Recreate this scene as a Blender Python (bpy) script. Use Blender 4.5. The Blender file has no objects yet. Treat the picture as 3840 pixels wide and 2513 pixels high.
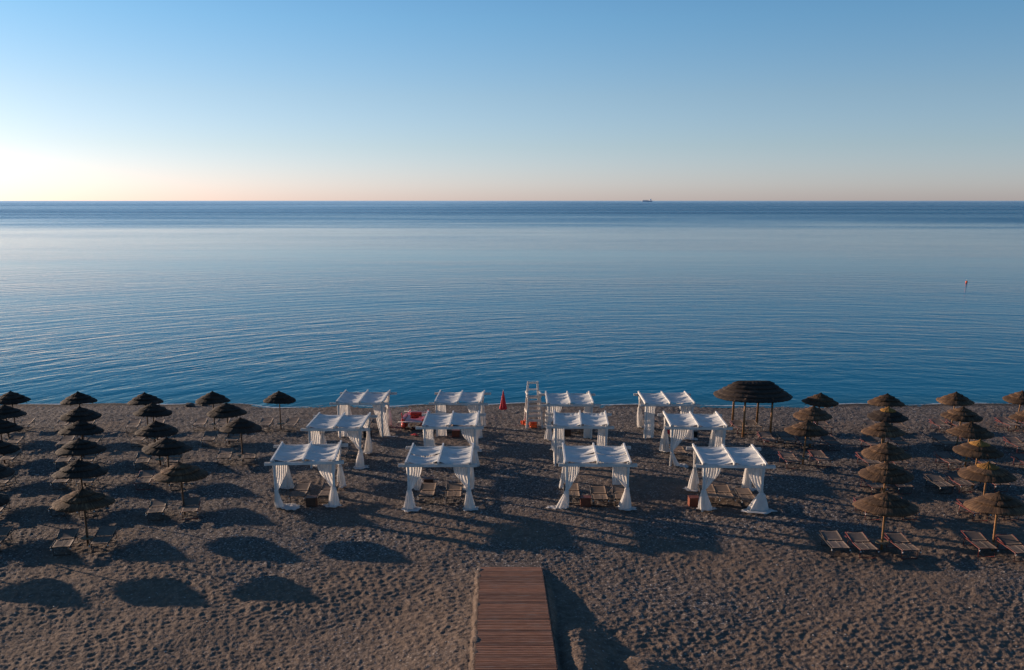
import bpy, bmesh, math, random
import numpy as np
from mathutils import Vector, Matrix, Euler

random.seed(7)
rng = np.random.default_rng(11)
sc = bpy.context.scene
col = sc.collection
R = math.radians
PI = math.pi

# ------------------------------------------------------------------ camera, sky, sun, exposure
# a drone hovering 13.5 m above the beach, looking out to sea and 16.4 degrees down
cam_d = bpy.data.cameras.new('camera')
cam = bpy.data.objects.new('camera', cam_d)
col.objects.link(cam)
cam.location = (0, 0, 13.5)
cam.rotation_euler = (R(90 - 16.375), 0, 0)
cam_d.sensor_width = 36
cam_d.lens = 3648 / 3840 * 36
cam_d.shift_y = 568 / 3840
cam_d.clip_start = .5
cam_d.clip_end = 200000
sc.camera = cam

SUN_EL = R(10.6)
SUN_DIR = Vector((-.870 * math.cos(SUN_EL), .492 * math.cos(SUN_EL), math.sin(SUN_EL)))   # towards the sun
world = bpy.data.worlds.new('World')
sc.world = world
world.use_nodes = True
wn = world.node_tree
wn.nodes.clear()
wo = wn.nodes.new('ShaderNodeOutputWorld')
wb = wn.nodes.new('ShaderNodeBackground')
sky = wn.nodes.new('ShaderNodeTexSky')
sky.sky_type = 'NISHITA'
sky.sun_disc = False
sky.sun_elevation = SUN_EL
sky.sun_rotation = math.atan2(SUN_DIR.x, SUN_DIR.y)
sky.altitude = 0
sky.air_density = .8
sky.dust_density = .42
sky.ozone_density = 3.0
wb.inputs['Strength'].default_value = .1025
# thin haze near the sea: rose grey low down, cleaner blue above ten degrees, the same all round
wg = wn.nodes.new('ShaderNodeNewGeometry'); wx = wn.nodes.new('ShaderNodeSeparateXYZ')
wn.links.new(wg.outputs['Incoming'], wx.inputs[0])
wm = wn.nodes.new('ShaderNodeMath'); wm.operation = 'MULTIPLY'; wm.inputs[1].default_value = -4.0
wn.links.new(wx.outputs['Z'], wm.inputs[0])
wr = wn.nodes.new('ShaderNodeValToRGB')
while len(wr.color_ramp.elements) < 6: wr.color_ramp.elements.new(.5)
for e_, (p_, c_) in zip(wr.color_ramp.elements, [(0, (.60, .525, .68)), (.06, (.595, .53, .66)), (.2, (.54, .50, .55)), (.38, (.52, .50, .51)), (.64, (.415, .51, .53)), (1, (.31, .46, .51))]):
    e_.position = p_; e_.color = (*c_, 1)
wn.links.new(wm.outputs[0], wr.inputs[0])
wq = wn.nodes.new('ShaderNodeMix'); wq.data_type = 'RGBA'; wq.blend_type = 'MULTIPLY'; wq.inputs[0].default_value = 1
wn.links.new(sky.outputs[0], wq.inputs[6]); wn.links.new(wr.outputs[0], wq.inputs[7])
wk = wn.nodes.new('ShaderNodeVectorMath'); wk.operation = 'SCALE'; wk.inputs['Scale'].default_value = 1.9
wn.links.new(wq.outputs[2], wk.inputs[0]); wn.links.new(wk.outputs[0], wb.inputs['Color'])
wn.links.new(wb.outputs[0], wo.inputs['Surface'])

sun_d = bpy.data.lights.new('sun', 'SUN')
sun_d.energy = 5.0
sun_d.angle = R(.55)
sun_d.color = (1, .76, .56)
sun = bpy.data.objects.new('sun', sun_d)
col.objects.link(sun)
sun.rotation_euler = SUN_DIR.to_track_quat('Z', 'Y').to_euler()
sun.location = SUN_DIR * 100

sc.view_settings.view_transform = 'Standard'
sc.view_settings.look = 'None'
sc.view_settings.exposure = .55
sc.view_settings.gamma = 1
sc.view_settings.use_curve_mapping = False
sc.cycles.use_denoising = True
sc.cycles.use_light_tree = False
sc.cycles.max_bounces = 6
sc.cycles.diffuse_bounces = 3
sc.cycles.transparent_max_bounces = 6

# ------------------------------------------------------------------ helpers
def tag(o, label=None, cat=None, group=None, kind=None):
    if label: o['label'] = label
    if cat: o['category'] = cat
    if group: o['group'] = group
    if kind: o['kind'] = kind
    return o

def empty(name, loc=(0, 0, 0), rz=0):
    o = bpy.data.objects.new(name, None)
    o.empty_display_size = .2
    o.location = loc
    o.rotation_euler = (0, 0, rz)
    col.objects.link(o)
    return o

class MB:
    """collects shapes into one mesh"""
    def __init__(s): s.v = []; s.f = []; s.sm = []
    def add(s, vs, fs, smooth=False):
        n = len(s.v); s.v += [tuple(v) for v in vs]
        s.f += [tuple(i + n for i in f) for f in fs]; s.sm += [smooth] * len(fs)
        return s
    def box(s, c, d, rot=None, bev=0.0):
        x, y, z = d[0] / 2, d[1] / 2, d[2] / 2
        if bev <= 0:
            vs = [(-x, -y, -z), (x, -y, -z), (x, y, -z), (-x, y, -z), (-x, -y, z), (x, -y, z), (x, y, z), (-x, y, z)]
            fs = [(3, 2, 1, 0), (4, 5, 6, 7), (0, 1, 5, 4), (1, 2, 6, 5), (2, 3, 7, 6), (3, 0, 4, 7)]
        else:
            bm = bmesh.new(); bmesh.ops.create_cube(bm, size=1)
            for v in bm.verts: v.co = Vector((v.co.x * d[0], v.co.y * d[1], v.co.z * d[2]))
            bmesh.ops.bevel(bm, geom=bm.edges[:], offset=bev, segments=1, affect='EDGES')
            vs = [v.co.copy() for v in bm.verts]; bm.verts.index_update()
            fs = [[v.index for v in f.verts] for f in bm.faces]; bm.free()
        if rot is not None:
            m = Euler(rot).to_matrix(); vs = [m @ Vector(v) for v in vs]
        vs = [(v[0] + c[0], v[1] + c[1], v[2] + c[2]) for v in vs]
        return s.add(vs, fs)
    def bar(s, a, b, w, h):
        """rectangular bar from a to b, w sideways, h up"""
        a = Vector(a); b = Vector(b); d = (b - a).normalized()
        up = Vector((0, 0, 1)) if abs(d.z) < .95 else Vector((0, 1, 0))
        sd = d.cross(up).normalized(); up = sd.cross(d).normalized()
        vs = []
        for p in (a, b):
            for (i, j) in ((-1, -1), (1, -1), (1, 1), (-1, 1)):
                vs.append(p + sd * i * w / 2 + up * j * h / 2)
        return s.add(vs, [(3, 2, 1, 0), (4, 5, 6, 7), (0, 1, 5, 4), (1, 2, 6, 5), (2, 3, 7, 6), (3, 0, 4, 7)])
    def tube(s, pts, r, n=8, cap=True):
        pts = [Vector(p) for p in pts]; rs = r if isinstance(r, (list, tuple)) else [r] * len(pts)
        base = len(s.v); vs = []; fs = []
        ref = Vector((0.13, .21, 1)).normalized()
        for i, p in enumerate(pts):
            d = (pts[min(i + 1, len(pts) - 1)] - pts[max(i - 1, 0)]).normalized()
            a = d.cross(ref) if abs(d.dot(ref)) < .97 else d.cross(Vector((1, 0, 0)))
            a.normalize(); b = d.cross(a)
            for k in range(n):
                t = 2 * PI * k / n
                vs.append(p + (a * math.cos(t) + b * math.sin(t)) * rs[i])
        for i in range(len(pts) - 1):
            for k in range(n):
                k2 = (k + 1) % n
                fs.append((i * n + k, i * n + k2, (i + 1) * n + k2, (i + 1) * n + k))
        s.add(vs, fs, True)
        if cap:
            m = len(pts)
            s.f.append(tuple(base + k for k in reversed(range(n)))); s.sm.append(False)
            s.f.append(tuple(base + (m - 1) * n + k for k in range(n))); s.sm.append(False)
        return s
    def mesh(s, name, mat=None):
        me = bpy.data.meshes.new(name)
        me.from_pydata(s.v, [], s.f); 
        me.polygons.foreach_set('use_smooth', s.sm)
        if mat: me.materials.append(mat)
        me.update(); return me
    def build(s, name, mat, parent=None):
        return put(name, s.mesh(name, mat), parent)

def put(name, me, parent=None, loc=None, rot=None):
    o = bpy.data.objects.new(name, me); col.objects.link(o)
    if parent: o.parent = parent
    if loc: o.location = loc
    if rot: o.rotation_euler = rot
    return o

def copy_tree(o, parent=None):
    c = o.copy(); col.objects.link(c)
    if parent: c.parent = parent
    for ch in KIDS.get(o.name, []): 
        d = copy_tree(ch, c)
    return c
KIDS = {}
def register(o, kids):
    KIDS[o.name] = kids
    return o

# ------------------------------------------------------------------ materials
def new_mat(name):
    m = bpy.data.materials.new(name); m.use_nodes = True
    nt = m.node_tree; b = nt.nodes['Principled BSDF']
    return m, nt, b
def N(nt, t, **kw):
    n = nt.nodes.new(t)
    for k, v in kw.items():
        if k in n.inputs.keys(): n.inputs[k].default_value = v
        else: setattr(n, k, v)
    return n
def ramp(nt, stops, interp='LINEAR'):
    n = nt.nodes.new('ShaderNodeValToRGB'); n.color_ramp.interpolation = interp
    e = n.color_ramp.elements
    while len(e) < len(stops): e.new(.5)
    for i, (p, c) in enumerate(stops):
        e[i].position = p; e[i].color = (*c, 1) if len(c) == 3 else c
    return n
def mathn(nt, op, a, b=None, c=None):
    n = nt.nodes.new('ShaderNodeMath'); n.operation = op
    for i, x in enumerate((a, b, c)):
        if x is None: continue
        if isinstance(x, (int, float)): n.inputs[i].default_value = x
        else: nt.links.new(x, n.inputs[i])
    return n.outputs[0]

def mottled(name, c1, c2, scale=6, rough=.8, bump=0, bscale=40, stretch=(1, 1, 1), spec=.3, detail=4, rnd=.15):
    """two-tone noise colour with per-object variation"""
    m, nt, b = new_mat(name)
    tc = N(nt, 'ShaderNodeTexCoord'); mp = N(nt, 'ShaderNodeMapping'); mp.inputs['Scale'].default_value = stretch
    nt.links.new(tc.outputs['Object'], mp.inputs['Vector'])
    no = N(nt, 'ShaderNodeTexNoise', Scale=scale, Detail=detail); nt.links.new(mp.outputs[0], no.inputs['Vector'])
    rp = ramp(nt, [(.3, c1), (.7, c2)]); nt.links.new(no.outputs['Fac'], rp.inputs[0])
    oi = N(nt, 'ShaderNodeObjectInfo')
    hs = N(nt, 'ShaderNodeHueSaturation')
    v = mathn(nt, 'MULTIPLY_ADD', oi.outputs['Random'], rnd * 2, 1 - rnd)
    nt.links.new(v, hs.inputs['Value']); nt.links.new(rp.outputs[0], hs.inputs['Color'])
    nt.links.new(hs.outputs[0], b.inputs['Base Color'])
    b.inputs['Roughness'].default_value = rough
    b.inputs['Specular IOR Level'].default_value = spec
    if bump:
        n2 = N(nt, 'ShaderNodeTexNoise', Scale=bscale, Detail=3); nt.links.new(mp.outputs[0], n2.inputs['Vector'])
        bp = N(nt, 'ShaderNodeBump', Strength=1.0, Distance=bump); nt.links.new(n2.outputs['Fac'], bp.inputs['Height'])
        nt.links.new(bp.outputs[0], b.inputs['Normal'])
    return m

def thatch_mat(name, c1, c2, c3):
    """reed thatch: fine streaks running from apex to rim"""
    m, nt, b = new_mat(name)
    tc = N(nt, 'ShaderNodeTexCoord'); sp = N(nt, 'ShaderNodeSeparateXYZ')
    nt.links.new(tc.outputs['Object'], sp.inputs[0])
    an = mathn(nt, 'ARCTAN2', sp.outputs['Y'], sp.outputs['X'])
    r2 = mathn(nt, 'ADD', mathn(nt, 'MULTIPLY', sp.outputs['X'], sp.outputs['X']), mathn(nt, 'MULTIPLY', sp.outputs['Y'], sp.outputs['Y']))
    rr = mathn(nt, 'SQRT', r2)
    cb = N(nt, 'ShaderNodeCombineXYZ')
    nt.links.new(mathn(nt, 'MULTIPLY', an, 22), cb.inputs[0]); nt.links.new(mathn(nt, 'MULTIPLY', rr, 1.6), cb.inputs[1])
    oi = N(nt, 'ShaderNodeObjectInfo'); nt.links.new(mathn(nt, 'MULTIPLY', oi.outputs['Random'], 40), cb.inputs[2])
    no = N(nt, 'ShaderNodeTexNoise', Scale=1.0, Detail=5, Roughness=.7); nt.links.new(cb.outputs[0], no.inputs['Vector'])
    n3 = N(nt, 'ShaderNodeTexNoise', Scale=2.2, Detail=3); nt.links.new(tc.outputs['Object'], n3.inputs['Vector'])
    mx = mathn(nt, 'ADD', mathn(nt, 'MULTIPLY', no.outputs['Fac'], .75), mathn(nt, 'MULTIPLY', n3.outputs['Fac'], .25))
    rp = ramp(nt, [(.34, c1), (.52, c2), (.68, c3)]); nt.links.new(mx, rp.inputs[0])
    hs = N(nt, 'ShaderNodeHueSaturation')
    nt.links.new(mathn(nt, 'MULTIPLY_ADD', oi.outputs['Random'], .5, .75), hs.inputs['Value']); nt.links.new(rp.outputs[0], hs.inputs['Color'])
    nt.links.new(hs.outputs[0], b.inputs['Base Color'])
    b.inputs['Roughness'].default_value = .85; b.inputs['Specular IOR Level'].default_value = .2
    bp = N(nt, 'ShaderNodeBump', Strength=1.0, Distance=.03); nt.links.new(no.outputs['Fac'], bp.inputs['Height'])
    nt.links.new(bp.outputs[0], b.inputs['Normal'])
    return m

def cloth_mat(name, c, trans=.35):
    m, nt, b = new_mat(name)
    nt.nodes.remove(b)
    out = nt.nodes['Material Output']
    tc = N(nt, 'ShaderNodeTexCoord')
    no = N(nt, 'ShaderNodeTexNoise', Scale=3.0, Detail=4); nt.links.new(tc.outputs['Object'], no.inputs['Vector'])
    rp = ramp(nt, [(.3, tuple(x * .86 for x in c)), (.7, c)]); nt.links.new(no.outputs['Fac'], rp.inputs[0])
    d = N(nt, 'ShaderNodeBsdfDiffuse'); t = N(nt, 'ShaderNodeBsdfTranslucent'); mix = N(nt, 'ShaderNodeMixShader')
    mix.inputs[0].default_value = trans
    for s in (d, t): nt.links.new(rp.outputs[0], s.inputs['Color'])
    nt.links.new(d.outputs[0], mix.inputs[1]); nt.links.new(t.outputs[0], mix.inputs[2]); nt.links.new(mix.outputs[0], out.inputs['Surface'])
    return m

M = {}
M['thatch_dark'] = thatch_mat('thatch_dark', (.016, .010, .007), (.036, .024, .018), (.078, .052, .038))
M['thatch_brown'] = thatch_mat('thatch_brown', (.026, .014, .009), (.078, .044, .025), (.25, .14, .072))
M['thatch_gold'] = thatch_mat('thatch_gold', (.09, .04, .012), (.24, .12, .03), (.38, .22, .07))
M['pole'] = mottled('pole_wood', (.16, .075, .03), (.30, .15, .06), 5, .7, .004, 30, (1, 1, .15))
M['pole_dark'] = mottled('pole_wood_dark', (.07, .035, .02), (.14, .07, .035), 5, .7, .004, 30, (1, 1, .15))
M['disc'] = mottled('table_wood', (.16, .11, .06), (.28, .20, .12), 9, .7, .003, 30)
M['frame_dark'] = mottled('frame_dark', (.016, .010, .009), (.035, .022, .018), 4, .5, rnd=.3)
M['frame_red'] = mottled('frame_red', (.075, .014, .012), (.14, .026, .020), 4, .45, rnd=.25)
M['sling'] = mottled('sling_taupe', (.115, .083, .064), (.165, .122, .098), 3, .8, .002, 120, rnd=.2)
M['sling_tan'] = mottled('sling_tan', (.15, .10, .07), (.20, .14, .10), 3, .8, .002, 120, rnd=.12)
M['cap'] = mottled('plastic_and_glint', (.5, .48, .45), (.62, .6, .56), 5, .4)  # pale plastic; on lounger rail ends it paints a sun glint
M['white_wood'] = mottled('white_painted_wood', (.46, .44, .41), (.62, .60, .57), 3, .55, .002, 40, (1, 1, 1), rnd=.05)
M['tower_paint'] = mottled('tower_paint', (.50, .44, .39), (.70, .64, .58), 7, .6, .003, 40, (1, 1, .2), rnd=.05)
M['roof_cloth'] = cloth_mat('roof_cloth', (.78, .76, .72), .22)
M['curtain'] = cloth_mat('curtain_voile', (.84, .79, .74), .42)
M['cube_red'] = mottled('table_terracotta', (.14, .035, .018), (.20, .055, .028), 5, .5)
M['cube_brown'] = mottled('table_brown', (.05, .022, .014), (.08, .035, .022), 5, .5)
M['cube_black'] = mottled('table_black', (.008, .007, .008), (.016, .014, .014), 5, .5)
M['red_cloth'] = mottled('red_fabric', (.38, .02, .03), (.52, .035, .045), 4, .7)
M['red_hull'] = mottled('red_fibreglass', (.42, .045, .03), (.58, .075, .05), 3, .38, spec=.5)
M['orange'] = mottled('orange_foam', (.62, .07, .015), (.80, .12, .02), 5, .6)
M['black'] = mottled('black_strap', (.01, .01, .01), (.03, .03, .03), 5, .6)
M['metal'] = mottled('pale_metal', (.45, .45, .46), (.6, .6, .6), 5, .35)
M['ship_hull_hazed'] = mottled('ship_hull_hazed', (.50, .56, .64), (.55, .61, .68), 5, .7)  # hull lightened to blue grey, distance haze put into the colour
M['ship_white'] = mottled('ship_white', (.75, .77, .8), (.8, .82, .85), 5, .7)
M['rock'] = mottled('rock', (.03, .028, .027), (.10, .09, .085), 4, .85, .03, 9)
M['swash_glare'] = mottled('swash_glare', (.35, .38, .40), (.6, .63, .64), 3, .6)  # whitish colour stands in for glare on the thin swash
M['strap'] = mottled('strap', (.20, .17, .15), (.28, .25, .22), 3, .7)
M['stone'] = mottled('pale_stone', (.16, .145, .135), (.38, .35, .32), 2, .8)

def plank_mat():
    m, nt, b = new_mat('deck_plank')
    tc = N(nt, 'ShaderNodeTexCoord'); oi = N(nt, 'ShaderNodeObjectInfo')
    mp = N(nt, 'ShaderNodeMapping'); mp.inputs['Scale'].default_value = (1.2, 14, 14)
    off = N(nt, 'ShaderNodeCombineXYZ'); nt.links.new(mathn(nt, 'MULTIPLY', oi.outputs['Random'], 60), off.inputs[0])
    nt.links.new(tc.outputs['Object'], mp.inputs['Vector']); nt.links.new(off.outputs[0], mp.inputs['Location'])
    no = N(nt, 'ShaderNodeTexNoise', Scale=2.0, Detail=6, Roughness=.65); nt.links.new(mp.outputs[0], no.inputs['Vector'])
    rp = ramp(nt, [(.25, (.08, .032, .017)), (.5, (.19, .080, .042)), (.8, (.32, .175, .105))]); nt.links.new(no.outputs['Fac'], rp.inputs[0])
    hs = N(nt, 'ShaderNodeHueSaturation'); nt.links.new(mathn(nt, 'MULTIPLY_ADD', oi.outputs['Random'], .75, .62), hs.inputs['Value'])
    nt.links.new(rp.outputs[0], hs.inputs['Color'])
    # pale scuffs and dust where people walk
    n2 = N(nt, 'ShaderNodeTexNoise', Scale=1.4, Detail=6); nt.links.new(tc.outputs['Object'], n2.inputs['Vector']); nt.links.new(mp.outputs[0], n2.inputs['Vector'])
    rs = ramp(nt, [(.52, (0, 0, 0)), (.74, (.5, .5, .5))]); nt.links.new(n2.outputs['Fac'], rs.inputs[0])
    mx = N(nt, 'ShaderNodeMix', data_type='RGBA'); nt.links.new(rs.outputs[0], mx.inputs[0]); nt.links.new(hs.outputs[0], mx.inputs[6]); mx.inputs[7].default_value = (.26, .21, .18, 1)
    nt.links.new(mx.outputs[2], b.inputs['Base Color']); b.inputs['Roughness'].default_value = .7; b.inputs['Specular IOR Level'].default_value = .3
    bp = N(nt, 'ShaderNodeBump', Strength=.6, Distance=.004); nt.links.new(no.outputs['Fac'], bp.inputs['Height']); nt.links.new(bp.outputs[0], b.inputs['Normal'])
    return m
M['plank'] = plank_mat()

def beach_mat():
    m, nt, b = new_mat('pebble_beach')
    geo = N(nt, 'ShaderNodeNewGeometry'); sp = N(nt, 'ShaderNodeSeparateXYZ'); nt.links.new(geo.outputs['Position'], sp.inputs[0])
    vo = N(nt, 'ShaderNodeTexVoronoi', Scale=17.0); nt.links.new(geo.outputs['Position'], vo.inputs['Vector'])
    sc1 = N(nt, 'ShaderNodeSeparateColor'); nt.links.new(vo.outputs['Color'], sc1.inputs[0])
    rp = ramp(nt, [(0, (.05, .041, .036)), (.55, (.105, .086, .076)), (.9, (.17, .14, .123)), (.985, (.38, .34, .31))]); nt.links.new(sc1.outputs[0], rp.inputs[0])
    big = N(nt, 'ShaderNodeTexNoise', Scale=.12, Detail=4); nt.links.new(geo.outputs['Position'], big.inputs['Vector'])
    # patches where brown sand covers the grey pebbles, more of it near the boardwalk end of the beach
    yb = N(nt, 'ShaderNodeMapRange'); yb.inputs['From Min'].default_value = 52; yb.inputs['From Max'].default_value = 27; yb.inputs['To Min'].default_value = -.12; yb.inputs['To Max'].default_value = .16
    nt.links.new(sp.outputs['Y'], yb.inputs['Value'])
    sf = ramp(nt, [(.42, (0, 0, 0)), (.62, (1, 1, 1))]); nt.links.new(mathn(nt, 'ADD', big.outputs['Fac'], yb.outputs[0]), sf.inputs[0])
    mid = N(nt, 'ShaderNodeTexNoise', Scale=2.5, Detail=5); nt.links.new(geo.outputs['Position'], mid.inputs['Vector'])
    sand = ramp(nt, [(.3, (.12, .080, .056)), (.7, (.195, .135, .096))]); nt.links.new(mid.outputs['Fac'], sand.inputs[0])
    mx = N(nt, 'ShaderNodeMix', data_type='RGBA'); nt.links.new(mathn(nt, 'MULTIPLY', sf.outputs[0], .75), mx.inputs[0]); nt.links.new(rp.outputs[0], mx.inputs[6]); nt.links.new(sand.outputs[0], mx.inputs[7])
    # wet dark band along the water
    wn_ = N(nt, 'ShaderNodeTexNoise', Scale=.35, Detail=3); nt.links.new(geo.outputs['Position'], wn_.inputs['Vector'])
    wy = mathn(nt, 'ADD', sp.outputs['Y'], mathn(nt, 'MULTIPLY', wn_.outputs['Fac'], 1.6))
    wr = N(nt, 'ShaderNodeMapRange'); wr.inputs['From Min'].default_value = 68.9; wr.inputs['From Max'].default_value = 69.6; wr.inputs['To Min'].default_value = 1; wr.inputs['To Max'].default_value = .42
    nt.links.new(wy, wr.inputs['Value'])
    mv = N(nt, 'ShaderNodeHueSaturation'); nt.links.new(wr.outputs[0], mv.inputs['Value']); nt.links.new(mx.outputs[2], mv.inputs['Color'])
    nt.links.new(mv.outputs[0], b.inputs['Base Color'])
    b.inputs['Roughness'].default_value = .9; b.inputs['Specular IOR Level'].default_value = .12
    ds = mathn(nt, 'SUBTRACT', 1, vo.outputs['Distance'])
    fine = N(nt, 'ShaderNodeTexNoise', Scale=30.0, Detail=3); nt.links.new(geo.outputs['Position'], fine.inputs['Vector'])
    hh = mathn(nt, 'ADD', mathn(nt, 'MULTIPLY', ds, .7), mathn(nt, 'MULTIPLY', fine.outputs['Fac'], .5))
    bp = N(nt, 'ShaderNodeBump', Strength=.8, Distance=.02); nt.links.new(hh, bp.inputs['Height']); nt.links.new(bp.outputs[0], b.inputs['Normal'])
    return m
M['beach'] = beach_mat()

def sea_mat():
    m, nt, b = new_mat('sea_water')
    geo = N(nt, 'ShaderNodeNewGeometry'); sp = N(nt, 'ShaderNodeSeparateXYZ'); nt.links.new(geo.outputs['Position'], sp.inputs[0])
    dx = mathn(nt, 'SUBTRACT', sp.outputs['X'], 26); dy = mathn(nt, 'SUBTRACT', sp.outputs['Y'], 42)
    rr = mathn(nt, 'SQRT', mathn(nt, 'ADD', mathn(nt, 'MULTIPLY', dx, dx), mathn(nt, 'MULTIPLY', dy, dy)))
    an = mathn(nt, 'ARCTAN2', dx, dy)
    # long low swell fanning out from the bay
    cb = N(nt, 'ShaderNodeCombineXYZ'); nt.links.new(mathn(nt, 'MULTIPLY', rr, .52), cb.inputs[0]); nt.links.new(mathn(nt, 'MULTIPLY', an, 9), cb.inputs[1])
    s1 = N(nt, 'ShaderNodeTexNoise', Scale=1.0, Detail=2.5, Roughness=.5, Distortion=.5); nt.links.new(cb.outputs[0], s1.inputs['Vector'])
    cb2 = N(nt, 'ShaderNodeCombineXYZ'); nt.links.new(mathn(nt, 'MULTIPLY', rr, 1.5), cb2.inputs[0]); nt.links.new(mathn(nt, 'MULTIPLY', an, 36), cb2.inputs[1])
    s2 = N(nt, 'ShaderNodeTexNoise', Scale=1.0, Detail=3, Roughness=.55, Distortion=.4); nt.links.new(cb2.outputs[0], s2.inputs['Vector'])
    mp = N(nt, 'ShaderNodeMapping'); mp.inputs['Scale'].default_value = (.9, 2.2, 1); nt.links.new(geo.outputs['Position'], mp.inputs['Vector'])
    s3 = N(nt, 'ShaderNodeTexNoise', Scale=1.0, Detail=3, Roughness=.6); nt.links.new(mp.outputs[0], s3.inputs['Vector'])
    # patches of calmer and livelier water
    mpp = N(nt, 'ShaderNodeMapping'); mpp.inputs['Scale'].default_value = (.006, .02, 1); nt.links.new(geo.outputs['Position'], mpp.inputs['Vector'])
    pt = N(nt, 'ShaderNodeTexNoise', Scale=1.0, Detail=4); nt.links.new(mpp.outputs[0], pt.inputs['Vector'])
    pf = N(nt, 'ShaderNodeMapRange'); pf.inputs['From Min'].default_value = .3; pf.inputs['From Max'].default_value = .7; pf.inputs['To Min'].default_value = .35; pf.inputs['To Max'].default_value = 1.55
    nt.links.new(pt.outputs['Fac'], pf.inputs['Value'])
    h = mathn(nt, 'ADD', mathn(nt, 'MULTIPLY', s1.outputs['Fac'], SWELL), mathn(nt, 'MULTIPLY', s2.outputs['Fac'], RIPPLE))
    h = mathn(nt, 'ADD', h, mathn(nt, 'MULTIPLY', s3.outputs['Fac'], CHOP))
    h = mathn(nt, 'MULTIPLY', h, pf.outputs[0])
    lull = N(nt, 'ShaderNodeMapRange'); lull.inputs['From Min'].default_value = 72; lull.inputs['From Max'].default_value = 210; lull.inputs['To Min'].default_value = 1; lull.inputs['To Max'].default_value = .55
    nt.links.new(sp.outputs['Y'], lull.inputs['Value']); h = mathn(nt, 'MULTIPLY', h, lull.outputs[0])
    # the breeze roughens the water beyond about 420 m, with calmer slicks in it
    edge = mathn(nt, 'ADD', mathn(nt, 'ADD', sp.outputs['Y'], mathn(nt, 'MULTIPLY', sp.outputs['X'], .10)), mathn(nt, 'MULTIPLY', pt.outputs['Fac'], 300))
    mpe = N(nt, 'ShaderNodeMapping'); mpe.inputs['Scale'].default_value = (.0028, .006, 1); nt.links.new(geo.outputs['Position'], mpe.inputs['Vector'])
    pe = N(nt, 'ShaderNodeTexNoise', Scale=1.0, Detail=4, Roughness=.6); nt.links.new(mpe.outputs[0], pe.inputs['Vector'])
    edge = mathn(nt, 'ADD', edge, mathn(nt, 'MULTIPLY', mathn(nt, 'SUBTRACT', pe.outputs['Fac'], .5), 900))
    er = N(nt, 'ShaderNodeMapRange', interpolation_type='SMOOTHSTEP'); er.inputs['From Min'].default_value = 330; er.inputs['From Max'].default_value = 1500
    nt.links.new(edge, er.inputs['Value'])
    mps = N(nt, 'ShaderNodeMapping'); mps.inputs['Scale'].default_value = (.0007, .007, 1); nt.links.new(geo.outputs['Position'], mps.inputs['Vector'])
    sl = N(nt, 'ShaderNodeTexNoise', Scale=1.0, Detail=5); nt.links.new(mps.outputs[0], sl.inputs['Vector'])
    sr = N(nt, 'ShaderNodeMapRange'); sr.inputs['From Min'].default_value = .38; sr.inputs['From Max'].default_value = .62; sr.inputs['To Min'].default_value = .34; sr.inputs['To Max'].default_value = .20
    nt.links.new(sl.outputs['Fac'], sr.inputs['Value'])
    near = N(nt, 'ShaderNodeMapRange'); near.inputs['From Min'].default_value = 70; near.inputs['From Max'].default_value = 420; near.inputs['To Min'].default_value = R0; near.inputs['To Max'].default_value = R1
    nt.links.new(sp.outputs['Y'], near.inputs['Value'])
    wn2 = N(nt, 'ShaderNodeTexNoise', Scale=.9, Detail=3, Roughness=.6); nt.links.new(geo.outputs['Position'], wn2.inputs['Vector'])
    calm = N(nt, 'ShaderNodeMapRange'); calm.inputs['From Min'].default_value = .40; calm.inputs['From Max'].default_value = .66; calm.inputs['To Min'].default_value = .85; calm.inputs['To Max'].default_value = .35
    nt.links.new(sl.outputs['Fac'], calm.inputs['Value'])
    side = N(nt, 'ShaderNodeMapRange'); side.inputs['From Min'].default_value = -500; side.inputs['From Max'].default_value = 500; side.inputs['To Min'].default_value = .55; side.inputs['To Max'].default_value = 1.1
    nt.links.new(sp.outputs['X'], side.inputs['Value'])
    h = mathn(nt, 'ADD', h, mathn(nt, 'MULTIPLY', mathn(nt, 'MULTIPLY', mathn(nt, 'MULTIPLY', wn2.outputs['Fac'], er.outputs[0]), calm.outputs[0]), side.outputs[0]))
    bp = N(nt, 'ShaderNodeBump', Strength=1.0, Distance=1.0); nt.links.new(h, bp.inputs['Height'])
    rg = N(nt, 'ShaderNodeMix', data_type='FLOAT'); nt.links.new(er.outputs[0], rg.inputs[0]); nt.links.new(near.outputs[0], rg.inputs[2]); nt.links.new(sr.outputs[0], rg.inputs[3])
    # clear shallows over pale stones by the shore, deep blue further out
    shal = ramp(nt, [(0, SHORE), (.06, BODY0), (.5, BODY), (1, BODY)]); md = N(nt, 'ShaderNodeMapRange'); md.inputs['From Min'].default_value = 68; md.inputs['From Max'].default_value = 160
    nt.links.new(sp.outputs['Y'], md.inputs['Value']); nt.links.new(md.outputs[0], shal.inputs[0])
    # water body and mirror layer mixed by the Fresnel of the rippled surface
    out = nt.nodes['Material Output']; nt.nodes.remove(b)
    dif = N(nt, 'ShaderNodeBsdfDiffuse'); gl = N(nt, 'ShaderNodeBsdfGlossy'); fr = N(nt, 'ShaderNodeFresnel', IOR=1.333); mixs = N(nt, 'ShaderNodeMixShader')
    tn = ramp(nt, [(0, (.50, .88, 1.0)), (.35, (.66, .94, 1.0)), (.82, (.96, .98, .985))])
    nt.links.new(fr.outputs[0], tn.inputs[0]); nt.links.new(tn.outputs[0], gl.inputs['Color'])
    nt.links.new(shal.outputs[0], dif.inputs['Color']); nt.links.new(rg.outputs[0], gl.inputs['Roughness'])
    for q in (gl, fr): nt.links.new(bp.outputs[0], q.inputs['Normal'])
    nt.links.new(mathn(nt, 'POWER', fr.outputs[0], FPOW), mixs.inputs[0]); nt.links.new(dif.outputs[0], mixs.inputs[1]); nt.links.new(gl.outputs[0], mixs.inputs[2])
    nt.links.new(mixs.outputs[0], out.inputs['Surface'])
    return m
FPOW = 1.7
SWELL, RIPPLE, CHOP = .15, .055, .022
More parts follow.
